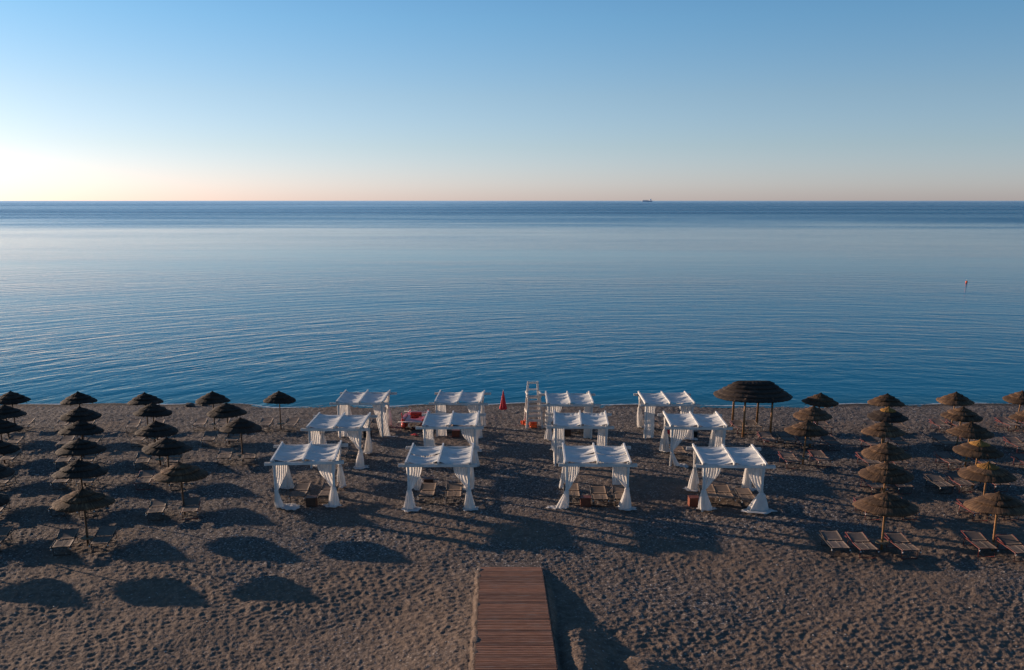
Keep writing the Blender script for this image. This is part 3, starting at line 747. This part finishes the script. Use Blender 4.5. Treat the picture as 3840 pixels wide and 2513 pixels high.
def curtain(seed, side, inward, w=.62, tie=.55, wb=.42, shift=.0, extra=.3, tail=(.7, -.5), tied=True, toff=.0):
    """side=+1: the opening lies towards +x of the post; inward=+1: curtain hangs behind (+y of) the post"""
    rn = random.Random(seed); mb = MB(); nu, nv = 44, 44
    k = rn.uniform(5.5, 8); ph = rn.uniform(0, 6.28); ph2 = rn.uniform(0, 6.28)
    H = 2.03; L = H + extra; vs = []; fs = []
    wt = .13
    for j in range(nv + 1):
        s = L * j / nv; t = min(s / H, 1.0); e = max(0, s - H)
        if tied:
            if t < tie:
                a = (t / tie); p = a ** 2.3
                wid = w * (1 - p) + wt * p; cx = (w / 2 - .10) * (1 - p) + toff * p; dep = .045 + .02 * a
            else:
                b = (t - tie) / (1 - tie); q = b ** .75
                wid = wt + (wb - wt) * q; cx = toff + shift * b ** 1.3; dep = .065 + .10 * b
                if b < .12: wid *= 1 + 1.2 * (b / .12) * (1 - b / .12)
        else:
            wid = w * (1 - .25 * t) + wb * .25 * t; cx = (w / 2 - .10) + shift * t; dep = .03 + .03 * t
        z = max(H - s, 0)
        tx, ty = tail[0] * e, tail[1] * e
        wid2 = wid * (1 + 1.3 * e); dep2 = dep * (1 + 1.8 * e)
        for i in range(nu + 1):
            u = i / nu
            pl = math.sin(2 * PI * k * u + ph + .7 * math.sin(3 * t + ph2 + 4 * u)) + .35 * math.sin(2 * PI * k * 2.3 * u + ph2)
            xf = (u - .5) * wid2; yf = pl * dep2 * .62
            if tied:
                kk = min(1, (t / tie)) ** 3
                ph_ = 2 * PI * (u - .5); rad = 1 + pl * .13
                xe = wid2 / 2 * math.sin(ph_) * rad; de = (.075 if t < tie else .075 + .17 * ((t - tie) / (1 - tie)) ** .8) * (1 + 1.6 * e)
                ye = -inward * de * math.cos(ph_) * rad - inward * .10
                xf = xf * (1 - kk) + xe * kk; yf = yf * (1 - kk) + ye * kk
            x = cx + xf + .012 * math.sin(9 * t + u * 5 + ph)
            y = yf
            zz = z
            if e > 0:
                spread = math.sin(u * 5 + ph2) * .22 * e
                tyy = ty + spread
                zz = .025 + .05 * abs(math.sin(u * 11 + e * 14 + ph)) * min(1, e * 6 + .2) * (1.2 - min(e, 1)); y = y * .8 + tyy; x += tx
            elif z < .06: zz = max(z, .03)
            vs.append((side * x, inward * .105 + (y if inward > 0 or True else -y), zz))
    for j in range(nv):
        for i in range(nu):
            a = j * (nu + 1) + i; fs.append((a, a + 1, a + nu + 2, a + nu + 1))
    mb.add(vs, fs, True)
    zt = H - tie * H
    return mb, (side * toff, inward * .01, zt)

STR = {   # curtains that hang loose: canopy -> corners (F/B, L/R)
    'R2C2': ('FL',), 'R3C1': ('FL',), 'R3C2': ('FL',), 'R2C3': ('FR', 'FL'), 'R3C3': ('FR',), 'R3C4': ('FL',), 'R1C3': ('BR',), 'R2C4': ('FR',), 'R1C4': ('FR',) if False else (), 'R2C1': ('FL',)}
GAP = {'R1C2': .53, 'R1C3': .50}
ROWC = {'1': 'front row', '2': 'middle row', '3': 'row nearest the sea'}
COLC = {'1': 'leftmost', '2': 'second from left', '3': 'third from left', '4': 'rightmost'}
CDESC = {'R1C1': 'dark cube between loungers', 'R1C2': 'slit across its roof', 'R1C3': 'terracotta cube between tan loungers', 'R1C4': 'flat lounger inside',
         'R2C1': 'one dark lounger inside', 'R2C2': 'terracotta cube inside', 'R2C3': 'rumpled roof cloth', 'R2C4': 'trailing curtain',
         'R3C1': 'crossed curtains', 'R3C2': 'terracotta cube inside', 'R3C3': 'beside lifeguard chair', 'R3C4': 'black cube inside'}
def canopy(key, cx, cy, rot, w):
    z0 = gz(cx, cy)
    root = empty('canopy', (cx, cy, z0), R(rot))
    lab = 'white canopy, %s in the %s, %s' % (COLC[key[3]], ROWC[key[1]], CDESC[key])
    tag(root, lab, 'canopy', 'white draped canopies in three rows of four')
    rn = random.Random(key)
    hw = w / 2 - .04; hy = 1.62
    for sx in (-1, 1):
        for sy in (-1, 1):
            put('post', POSTM, root, (sx * (hw - .09), sy * hy, 0), (0, 0, 0))
    for sy in (-1, 1): put('cross_beam', BEAM, root, (rn.uniform(-.04, .06), sy * hy, 0))
    for sx in (-1, 0, 1): put('rafter', RAFTER, root, (sx * hw, 0, 2.127), (rn.uniform(-.004, .004), 0, rn.uniform(-.006, .006)))
    g = GAP.get(key)
    spans = [(-1.5, 1.52)] if not g else [(-1.5, -.02 + (g - .5)), (.04 + (g - .5), 1.52)]
    for (ya, yb_) in spans:
        for (xa, xb) in ((-hw + .038, -.038), (.038, hw - .038)):
            sg = rn.uniform(.09, .15)
            cloth_panel(xa, xb, ya + rn.uniform(0, .05), yb_ - rn.uniform(0, .04), key + str(xa) + str(ya), sag=sg, rumple=.35 if key == 'R2C3' else 0, z=2.205).build('roof_cloth', M['roof_cloth'], root)
    for sy, c1 in ((-1, 'F'), (1, 'B')):
        for sx, c2 in ((-1, 'L'), (1, 'R')):
            loose = (c1 + c2) in STR.get(key, ())
            sd = key + c1 + c2; r2 = random.Random(sd)
            kw = dict(w=r2.uniform(.72, .92), tie=r2.uniform(.50, .58), wb=r2.uniform(.46, .66), shift=r2.uniform(-.06, .14), extra=r2.uniform(.28, .5),
                      tail=(r2.uniform(-.3, .6), -sy * -1 * r2.uniform(.1, .5)), tied=not loose, toff=r2.uniform(-.01, .04))
            if c1 == 'B': kw.update(tail=(r2.uniform(-.3, .6), r2.uniform(-.3, .1)), w=r2.uniform(.55, .75), tie=r2.uniform(.34, .5), wb=r2.uniform(.4, .6))
            if sd == 'R1C1FL': kw.update(extra=.60, tail=(1.0, -.25), wb=.36, shift=.12, w=.66, tie=.60)
            if sd == 'R1C1FR': kw.update(extra=.45, w=.82, tie=.56, wb=.50, shift=.0, tail=(.2, -.3))
            if sd == 'R1C3FL': kw.update(shift=-.22, extra=.35, wb=.55, tail=(-.8, -.1), w=.66, tie=.58)
            if sd == 'R1C4FR': kw.update(wb=.95, extra=.45, w=.78, tie=.6, tail=(-.1, -.5))
            if sd == 'R3C1FR': kw.update(tied=False, w=.66, shift=-.40, wb=.3, extra=.4, tail=(-.8, -.15))
            if sd == 'R2C4FL': kw.update(tie=.58, wb=.25, shift=.34, extra=.4, tail=(.9, -.25))
            if sd == 'R2C2FL': kw.update(w=.5)
            if loose: kw.update(extra=.06, w=r2.uniform(.5, .66), shift=r2.uniform(-.05, .06))
            mb, tp = curtain(sd, -sx, -sy, **kw)
            c = mb.build('curtain', M['curtain'], root)
            c.location = (sx * (hw - .09), sy * hy, 0)
            if kw['tied']:
                tmb = MB(); pts = []
                for q in range(13):
                    a = 2 * PI * q / 12
                    pts.append((.085 * math.cos(a), .085 * math.sin(a), .012 * math.sin(a + 1)))
                tmb.tube(pts, .016, 6, cap=False)
                tb = tmb.build('tie_band', M['curtain'], c); tb.location = tp
for k, v in PERG.items(): canopy(k, *v)

# ------------------------------------------------------------------ sun loungers
def lounger_meshes(fr, sl, flat=False):
    W = .71; H = .39; out = []
    raise_ = .03 if flat else .12
    y0, y1, yh = -.14, 1.60, .77
    f = MB()
    for sx in (-1, 1):
        x = sx * W / 2
        f.tube([(x, y0 - .015, H - .09), (x, y0 - .02, H - .04), (x, y0 + .03, H), (x, yh, H), (x, y1 - .04, H)], .024, 8)
    for yy in (y0 + .06, yh - .03, y1 - .1): f.tube([(-W / 2, yy, H), (W / 2, yy, H)], .015, 8)
    out.append(('frame', f, fr))
    for yy, tilt in ((.0, .0), (1.28, .05)):
        l = MB(); x = W / 2 - .035
        l.tube([(-x, yy - tilt * 0, H), (-x, yy + tilt, .02), (x, yy + tilt, .02), (x, yy, H)], .020, 8)
        out.append(('leg_frame', l, fr))
    # seat sling, slightly dished
    def sling(ya, yb, za, zb_, dish, over=.0):
        m = MB(); nx, ny = 8, 8; vs = []; fs = []
        for lay, dz in ((0, 0), (1, -.012)):
            for j in range(ny + 1):
                v = j / ny
                for i in range(nx + 1):
                    u = i / nx
                    vs.append((-W / 2 + .012 + (W - .024) * u, ya + (yb - ya) * v, za + (zb_ - za) * v - dish * 4 * u * (1 - u) * (1 - (2 * v - 1) ** 4 * .5) + dz))
        n = (nx + 1) * (ny + 1)
        for j in range(ny):
            for i in range(nx):
                a = j * (nx + 1) + i
                fs.append((a, a + 1, a + nx + 2, a + nx + 1)); fs.append((n + a, n + a + nx + 1, n + a + nx + 2, n + a + 1))
        m.add(vs, fs, True)
        for a, b in ((0, nx), ):
            pass
        ed = [list(range(nx + 1)), [ny * (nx + 1) + i for i in range(nx + 1)], [j * (nx + 1) for j in range(ny + 1)], [j * (nx + 1) + nx for j in range(ny + 1)]]
        m.f += [(e[i], e[i + 1], e[i + 1] + n, e[i] + n) for e in ed for i in range(len(e) - 1)]; m.sm += [False] * (len(m.f) - len(m.sm))
        return m
    out.append(('seat_sling', sling(y0 + .04, yh - .05, H + .018, H + .018, .018), sl))
    bf = MB()
    zt = H + .03 + raise_
    for sx in (-1, 1):
        x = sx * (W / 2 - .004)
        bf.tube([(x, yh, H + .03), (x, y1, zt)], .021, 8)
    bf.tube([(-W / 2 + .01, y1, zt), (W / 2 - .01, y1, zt)], .016, 8)
    if not flat:
        for sx in (-1, 1): bf.tube([(sx * (W / 2 - .03), yh + .55, H + .03 + raise_ * .6), (sx * (W / 2 - .03), yh + .68, H)], .01, 6)
    out.append(('backrest_frame', bf, fr))
    out.append(('backrest_sling', sling(yh + .02, y1 - .01, H + .045, zt + .012, .014), sl))
    for sx in (-1, 1):
        c = MB().tube([(sx * W / 2, y0 - .005, H - .10), (sx * W / 2, y0 - .02, H - .035)], .024, 8)
        out.append(('foot_glint', c, 'cap'))  # pale tube paints the sun glint on the bent rail end
    st = MB().tube([(-.01, y0 + .10, H + .025), (.012, y0 + .3, H + .02), (-.006, yh - .1, H + .035)], .004, 5)
    out.append(('strap', st, 'strap'))
    return [(n, m.mesh(n, M[mt])) for n, m, mt in out]
LP = {'dark': lounger_meshes('frame_dark', 'sling'), 'red': lounger_meshes('frame_red', 'sling'), 'tan': lounger_meshes('frame_dark', 'sling_tan'), 'flat': lounger_meshes('frame_dark', 'sling_tan', True)}
LPROTO = {}
def place_lounger(kind, x, y, rot, label, group):
    if kind not in LPROTO:
        root = empty('sun_lounger'); kids = [put(n, me, root) for n, me in LP[kind]]
        register(root, kids); LPROTO[kind] = root; o = root
    else: o = copy_tree(LPROTO[kind])
    za = gz(x, y); zb_ = gz(x, y + 1.4)
    o.location = (x, y, za + .012)
    o.rotation_euler = (math.atan2(zb_ - za, 1.4), random.uniform(-.012, .012), R(rot))
    tag(o, label, 'sun lounger', group)
bycol = {}
for (n, x, y, r) in LOUNGERS: bycol.setdefault(n, []).append([x, y, r])
rl = random.Random(5)
for n, ls in bycol.items():
    ls.sort(key=lambda q: q[0])
    for i, (x, y, r) in enumerate(ls):
        r = r + (4 if n[0] in 'ABCZ' else 0) + rl.uniform(-3, 3)
        if n in UMB:
            uy = UMB[n][1]
            if y > uy - .75: x *= (uy - .75) / y; y = uy - .75 - rl.uniform(0, .25)
            pos = (['left', 'right'] if len(ls) == 2 else ['left', 'middle', 'right'] if len(ls) == 3 else ['only'])[i]
            kind = 'dark' if n[0] in 'ABCDZ' else ('red' if (n, pos) not in (('E1', 'left'), ('F1', 'left'), ('F1', 'right'), ('F6', 'left'), ('G4', 'left'), ('G2', 'left')) else 'dark')
            if (n, pos) in (('B5', 'right'), ('B4', 'left')): kind = 'red'
            fr = 'dark framed' if kind == 'dark' else 'red framed'
            lab = '%s lounger %s of the %s' % (fr, pos, UNAME[n] if n in UNAME else 'parasol at the right edge')
            g = 'sun loungers under the thatched parasols'
        elif n == 'gaz':
            kind = ['red', 'dark', 'red', 'dark'][[14.03, 14.83, 14.76, 15.93].index(x)]
            lab = {14.03: 'red framed lounger on the left, under the big thatched shelter', 14.83: 'dark framed lounger on the right, under the big thatched shelter', 14.76: 'red framed lounger in front of the big thatched shelter', 15.93: 'dark framed lounger in front of the big thatched shelter'}[x]
            g = 'sun loungers at the long thatched shelter'
        else:
            pos = (['left', 'right'] if len(ls) == 2 else ['left', 'middle', 'right'] if len(ls) == 3 else ['only'])[i]
            kind = 'tan' if n in ('R1C3', 'R1C4') or (n == 'R2C4') else 'dark'
            if n == 'R1C4' and pos == 'right': kind = 'flat'
            if n == 'R1C2': kind = 'tan'
            lab = '%s%s lounger, %s one under the canopy %s in the %s' % ('flat lying ' if kind == 'flat' else '', 'tan' if kind in ('tan', 'flat') else 'taupe', pos, COLC[n[3]], ROWC[n[1]])
            g = 'sun loungers under the white canopies'
            r = rl.uniform(-2, 2)
        place_lounger(kind, x, y, r, lab, g)

# ------------------------------------------------------------------ cube tables under the canopies
for k, (x, y) in CUBES.items():
    mt = {'R1C1': 'cube_brown', 'R1C2': 'cube_brown', 'R3C4': 'cube_black', 'R3C1': 'cube_black', 'R3C3': 'cube_brown'}.get(k, 'cube_red')
    cn = {'cube_brown': 'dark brown', 'cube_black': 'black', 'cube_red': 'terracotta'}[mt]
    root = empty('cube_table', (x, y + .23, gz(x, y + .2) - .02), R(rl.uniform(-6, 6)))
    tag(root, '%s cube table under the canopy %s in the %s' % (cn, COLC[k[3]], ROWC[k[1]]), 'side table', 'cube tables under the white canopies')
    mb = MB()
    for sx in (-1, 1):
        mb.box((sx * .215, 0, .2), (.03, .46, .4), bev=.004)
    for sy in (-1, 1):
        mb.box((0, sy * .215, .2), (.398, .026, .392), bev=.004)
    mb.build('side_panels', M[mt], root)
    MB().box((0, 0, .413), (.49, .49, .024), bev=.006).build('table_top', M[mt], root)

# ------------------------------------------------------------------ lifeguard chair
def tower():
    x0, y0 = 1.36, 60.45
    root = empty('lifeguard_chair', (x0, y0, gz(x0, y0)), R(5))
    tag(root, 'tall white wooden lifeguard chair with ladder rungs standing near the water', 'lifeguard chair')
    P = M['tower_paint']
    def xat(z): return .50 - .075 * z
    def yf(z): return -.72 + .20 * z
    def yb_(z): return .72 - .12 * z
    for sx in (-1, 1):
        MB().bar((sx * xat(0), yf(-.05), -.05), (sx * xat(2.05), yf(2.05), 2.05), .13, .10).build('leg', P, root)
        MB().bar((sx * xat(0), yb_(-.05), -.05), (sx * xat(2.78) * 1.0, yb_(2.05) + .02, 2.78), .12, .09).build('leg', P, root)
    for z in (.50, .80, 1.10, 1.40, 1.68):
        MB().box((0, yf(z) - .06, z), (2 * xat(z) + .0, .035, .14), bev=.005).build('rung', P, root)
    for z in (.62, 1.15):
        MB().box((0, yb_(z), z), (2 * xat(z) + .04, .04, .10), bev=.005).build('back_rail', P, root)
    for sx in (-1, 1):
        MB().bar((sx * (xat(1.0) + .062), yf(1.0) - .12, 1.0), (sx * (xat(1.0) + .062), yb_(1.0) + .08, 1.0), .036, .12).build('side_rail', P, root)
        MB().bar((sx * (xat(2.1) + .08), yf(2.0) - .16, 2.12), (sx * (xat(2.1) + .08), yb_(2.0) + .1, 2.12), .09, .09).build('armrest', P, root)
    MB().box((0, (yf(1.85) + yb_(1.85)) / 2, 1.86), (.86, .86, .045), bev=.006).build('seat', P, root)
    MB().box((0, yf(1.95) - .05, 1.98), (.90, .04, .16), bev=.006).build('front_rail', P, root)
    for z, h in ((2.70, .13), (2.28, .11)):
        MB().box((0, yb_(2.05) - .02, z), (.66, .036, h), bev=.005).build('back_slat', P, root)
tower()

def life_jacket(x, y, rz, label, sc_=1.0):
    root = empty('life_jacket', (x, y, gz(x, y)), rz)
    tag(root, label, 'life jacket', 'orange life jackets at the lifeguard chair')
    for sx in (-1, 1):
        MB().box((sx * .15 * sc_, 0, .26 * sc_), (.26 * sc_, .12, .46 * sc_), (-.25, 0, sx * .06), bev=.035).build('front_panel', M['orange'], root)
    MB().box((0, .17, .22 * sc_), (.52 * sc_, .10, .40 * sc_), (-.35, 0, 0), bev=.035).build('back_panel', M['orange'], root)
    MB().box((0, -.16, .07), (.50 * sc_, .24, .12), (0, 0, .05), bev=.04).build('collar', M['orange'], root)
    for z in (.14, .34):
        MB().box((0, -.075 - (z - .26) * -.25, z * sc_), (.56 * sc_, .02, .035), (-.25, 0, 0)).build('strap', M['black'], root)
life_jacket(1.34, 60.0, R(4), 'orange life jacket propped between the front legs of the lifeguard chair', .85)
life_jacket(.80, 60.85, R(40), 'small orange life jacket lying by the left legs of the lifeguard chair', .6)

# ------------------------------------------------------------------ furled red parasol
def furled():
    x, y = -.58, 63.3
    root = empty('furled_parasol', (x, y, gz(x, y)))
    tag(root, 'furled red beach parasol on a thin pole near the waterline', 'parasol')
    mb = MB(); n = 48; prof = [(.012, 1.86), (.03, 1.80), (.07, 1.5), (.11, 1.2), (.15, .95), (.19, .72), (.205, .64), (.16, .60)]
    vs = []; fs = []
    for i, (r, z) in enumerate(prof):
        for k in range(n):
            t = 2 * PI * k / n; f = 1 + .32 * math.cos(8 * t + z * 1.5) * min(1, r / .05)
            zz = z + (.025 * math.cos(8 * t + 2) if i >= 6 else 0)
            vs.append((r * f * math.cos(t), r * f * math.sin(t), zz))
    for i in range(len(prof) - 1):
        for k in range(n): fs.append((i * n + k, (i + 1) * n + k, (i + 1) * n + (k + 1) % n, i * n + (k + 1) % n))
    mb.add(vs, fs, True); mb.build('canopy', M['red_cloth'], root)
    MB().tube([(0, 0, -.1), (0, 0, 1.9)], .019, 8).build('pole', M['metal'], root)
    MB().tube([(0, 0, 1.84), (0, 0, 1.95)], [.024, .008], 8).build('finial', M['cap'], root)
furled()

# ------------------------------------------------------------------ red twin hulled beach boat
def boat():
    x, y = -6.15, 58.9
    root = empty('rescue_boat', (x, y, gz(x, y)), R(-2))
    tag(root, 'red twin hulled beach rescue boat parked on the pebbles', 'boat'); root.scale = (1.14, 1, 1)
    def hull(sx):
        mb = MB(); st = [(-.30, .02, .24, .42), (-.05, .10, .10, .44), (.5, .17, .03, .46), (1.4, .19, .02, .47), (2.3, .18, .03, .48), (3.0, .13, .10, .52), (3.45, .03, .34, .58)]
        vs = []; fs = []; n = 12
        for (yy, hw_, zb0, zt) in st:
            for k in range(n):
                t = 2 * PI * k / n; c, s = math.cos(t), math.sin(t); zc = (zb0 + zt) / 2; hh = (zt - zb0) / 2
                vs.append((sx * .52 + hw_ * math.copysign(abs(c) ** .7, c), yy, zc + hh * math.copysign(abs(s) ** .8, s)))
        for i in range(len(st) - 1):
            for k in range(n): fs.append((i * n + k, i * n + (k + 1) % n, (i + 1) * n + (k + 1) % n, (i + 1) * n + k))
        fs.append(tuple(range(n - 1, -1, -1))); fs.append(tuple((len(st) - 1) * n + k for k in range(n)))
        mb.add(vs, fs, True); return mb
    for sx in (-1, 1): hull(sx).build('hull', M['red_hull'], root)
    # deck with an oval seat well
    mb = MB(); n = 32; vs = []; fs = []
    for i, (f, z) in enumerate(((0, .50), (.0, .545), (.35, .56), (1.0, .57), (1.04, .50), (1.06, .36))):
        for k in range(n):
            t = 2 * PI * k / n; c, s = math.cos(t), math.sin(t)
            ox, oy = math.copysign(abs(c) ** .35, c) * .70, 1.25 + math.copysign(abs(s) ** .35, s) * 1.35
            ix, iy = .26 * c, 1.10 + .42 * s
            g = min(f, 1); k2 = f - 1 if f > 1 else 0
            vs.append((ox + (ix - ox) * g, oy + (iy - oy) * g, z))
    for i in range(5):
        for k in range(n): fs.append((i * n + k, i * n + (k + 1) % n, (i + 1) * n + (k + 1) % n, (i + 1) * n + k))
    fs.append(tuple(5 * n + k for k in range(n)))
    mb.add(vs, fs); mb.build('deck', M['red_hull'], root)
    MB().box((0, 1.72, .66), (.66, .16, .22), (.25, 0, 0), bev=.04).build('seat_back', M['red_hull'], root)
    for sx in (-1, 1):
        MB().box((sx * .56, 1.0, .60), (.16, 1.7, .09), bev=.03).build('side_pod', M['red_hull'], root)
    MB().box((-.64, .55, .78), (.05, .34, .34), (0, -.15, .1), bev=.02).build('fin', M['red_cloth'], root)
    for yy, z in ((-.14, .53), (2.66, .60)):
        MB().tube([(-.78, yy, z), (.78, yy, z)], .03, 8).build('cross_tube', M['cap'], root)
    for sx in (-1, 1):
        MB().tube([(sx * .2, -.1, .45), (sx * .2, -.25, .3), (sx * .06, -.3, .2)], .018, 6).build('rudder_bar', M['metal'], root)
boat()

def rag(x, y, r, mat, name, label, cat, seed, h=.07, group=None):
    rn = random.Random(seed); mb = MB(); n = 18; vs = [(0, 0, h)]; fs = []
    for ring, f in enumerate((.35, .7, 1.0)):
        for k in range(n):
            t = 2 * PI * k / n; rr = r * f * (1 + .35 * math.sin(2 * t + seed) * f + rn.uniform(-.12, .12))
            vs.append((rr * math.cos(t), rr * math.sin(t) * .7, max(.015, h * (1 - f) + rn.uniform(-.4, .5) * h * (1.1 - f)) if ring < 2 else .012))
    for k in range(n): fs.append((0, 1 + k, 1 + (k + 1) % n))
    for ring in range(2):
        for k in range(n): fs.append((1 + ring * n + k, 1 + (ring + 1) * n + k, 1 + (ring + 1) * n + (k + 1) % n, 1 + ring * n + (k + 1) % n))
    mb.add(vs, fs, True); o = mb.build(name, mat); o.location = (x, y, gz(x, y) + .015)
    tag(o, label, cat, group)
rag(-5.85, 57.2, .22, M['red_cloth'], 'towel', 'crumpled red cloth lying on the pebbles in front of the red boat', 'towel', 3, .10)
rag(9.55, 57.9, .2, M['red_cloth'], 'bag', 'small red bag under the rightmost canopy of the row nearest the sea', 'bag', 8, .30)
rag(5.6, 50.35, .42, M['curtain'], 'fallen_cloth', 'crumpled white cloth fallen on the pebbles between the middle and front canopies', 'cloth', 5, .12)

# ------------------------------------------------------------------ rocks, pale pebbles, buoy, ship
def rock(x, y, r, seed, label):
    rn = random.Random(seed); bm = bmesh.new(); bmesh.ops.create_icosphere(bm, subdivisions=2, radius=r)
    for v in bm.verts: v.co = v.co * rn.uniform(.8, 1.15); v.co.z *= .55; v.co.x *= 1.3
    me = bpy.data.meshes.new('rock'); bm.to_mesh(me); bm.free(); me.materials.append(M['rock'])
    o = put('rock', me, None, (x, y, gz(x, y) + r * .2)); tag(o, label, 'rock', 'dark rocks at the waterline')
rock(-23.0, 68.2, .30, 1, 'larger dark wet rock at the waterline behind the left parasols')
rock(-22.0, 68.4, .20, 2, 'smaller dark wet rock at the waterline, right of the larger one')

def pebbles():
    n = 3000; ys_ = 25 + 42 * rng.random(n) ** 1.15; xs_ = (rng.random(n) * 2 - 1) * (ys_ * .56 + 3)
    keep = np.abs(xs_ - deck_x(ys_)) > np.where(ys_ < 35, 1.3, 0)
    xs_, ys_ = xs_[keep], ys_[keep]; n = len(xs_)
    zz = base_z(xs_, ys_)
    base = np.array([(1, 0, 0), (-1, 0, 0), (0, 1, 0), (0, -1, 0), (0, 0, 1), (0, 0, -1)], float)
    tri = np.array([(0, 2, 4), (2, 1, 4), (1, 3, 4), (3, 0, 4), (2, 0, 5), (1, 2, 5), (3, 1, 5), (0, 3, 5)])
    r = (.014 + .03 * rng.random(n) ** 2.5)[:, None, None]
    ang = rng.random(n) * 6.28; c, s = np.cos(ang), np.sin(ang)
    b = np.repeat(base[None], n, 0) * np.array([1.3, .9, .6]); bx = b[..., 0] * c[:, None] - b[..., 1] * s[:, None]; by = b[..., 0] * s[:, None] + b[..., 1] * c[:, None]
    b = np.stack([bx, by, b[..., 2]], -1) * r + np.stack([xs_, ys_, zz + .0], -1)[:, None]
    me = bpy.data.meshes.new('pale_pebbles')
    me.from_pydata(b.reshape(-1, 3).tolist(), [], (tri[None] + (np.arange(n) * 6)[:, None, None]).reshape(-1, 3).tolist())
    me.materials.append(M['stone']); me.update()
    tag(put('pale_pebbles', me), 'pale pebbles scattered over the whole beach', 'pebbles', kind='stuff')
pebbles()

def buoy():
    x, y = 81.6, 177.9
    root = empty('buoy', (x, y, -.65)); tag(root, 'small orange red buoy floating alone on the right side of the sea', 'buoy')
    bm = bmesh.new(); bmesh.ops.create_uvsphere(bm, u_segments=20, v_segments=12, radius=.19)
    for v in bm.verts:
        if v.co.z > 0: v.co.z *= 1.25
    for f in bm.faces: f.smooth = True
    bmesh.ops.translate(bm, verts=bm.verts, vec=(0, 0, .12)); me = bpy.data.meshes.new('float'); bm.to_mesh(me); bm.free(); me.materials.append(M['orange'])
    put('float', me, root); MB().tube([(0, 0, .4), (0, 0, .58)], .04, 8).build('top_ring', M['cap'], root)
buoy()

def ship():
    root = empty('cargo_ship', (1600, 12000, -.65))
    tag(root, 'distant cargo ship in hazed blue grey on the horizon right of the middle', 'ship')
    L = 122.; mb = MB()
    vs = [(-L / 2, -9, 0), (L / 2 - 6, -9, 0), (L / 2 - 6, 9, 0), (-L / 2, 9, 0), (-L / 2 - 3, -10, 13), (L / 2 + 3, -10, 15), (L / 2 + 3, 10, 15), (-L / 2 - 3, 10, 13)]
    mb.add(vs, [(3, 2, 1, 0), (4, 5, 6, 7), (0, 1, 5, 4), (1, 2, 6, 5), (2, 3, 7, 6), (3, 0, 4, 7)]); mb.build('hull', M['ship_hull_hazed'], root)
    mb = MB(); mb.box((-22, 0, 18), (68, 16, 5)); mb.build('deck_cargo', M['ship_hull_hazed'], root)
    mb = MB(); mb.box((38, 0, 22), (18, 16, 12)); mb.box((40, 0, 29), (9, 12, 3)); mb.build('superstructure', M['ship_white'], root)
    MB().box((47, 0, 33), (5, 5, 6)).build('funnel', M['ship_hull_hazed'], root)
    MB().tube([(33, 0, 30), (33, 0, 42)], .8, 6).build('mast', M['ship_hull_hazed'], root)
ship()

def swash_glare():  # pale strip along the waterline paints the glare of the swash
    mb = MB(); x = -46.; rn = random.Random(9); row = []
    yy = np.linspace(66.5, 71, 181)
    while x < 46:
        y = float(yy[int(np.argmax(base_z(np.full(181, x), yy) + .002 < -.65))]) - .02 + rn.uniform(-.02, .02)
        w = max(0, .05 + .06 * math.sin(x * .77 + 2) + rn.uniform(-.03, .05))
        row.append((x, y, w)); x += .16
    vs = []; fs = []
    for (x, y, w) in row: vs += [(x, y - w, -.642), (x, y + w, -.640)]
    for i in range(len(row) - 1):
        if row[i][2] > .02 or row[i + 1][2] > .02: fs.append((2 * i, 2 * i + 2, 2 * i + 3, 2 * i + 1))
    mb.add(vs, fs); tag(mb.build('swash_glare', M['swash_glare']), 'thin broken whitish line painting swash glare where the sea meets the pebbles', 'swash_glare', kind='stuff')
swash_glare()
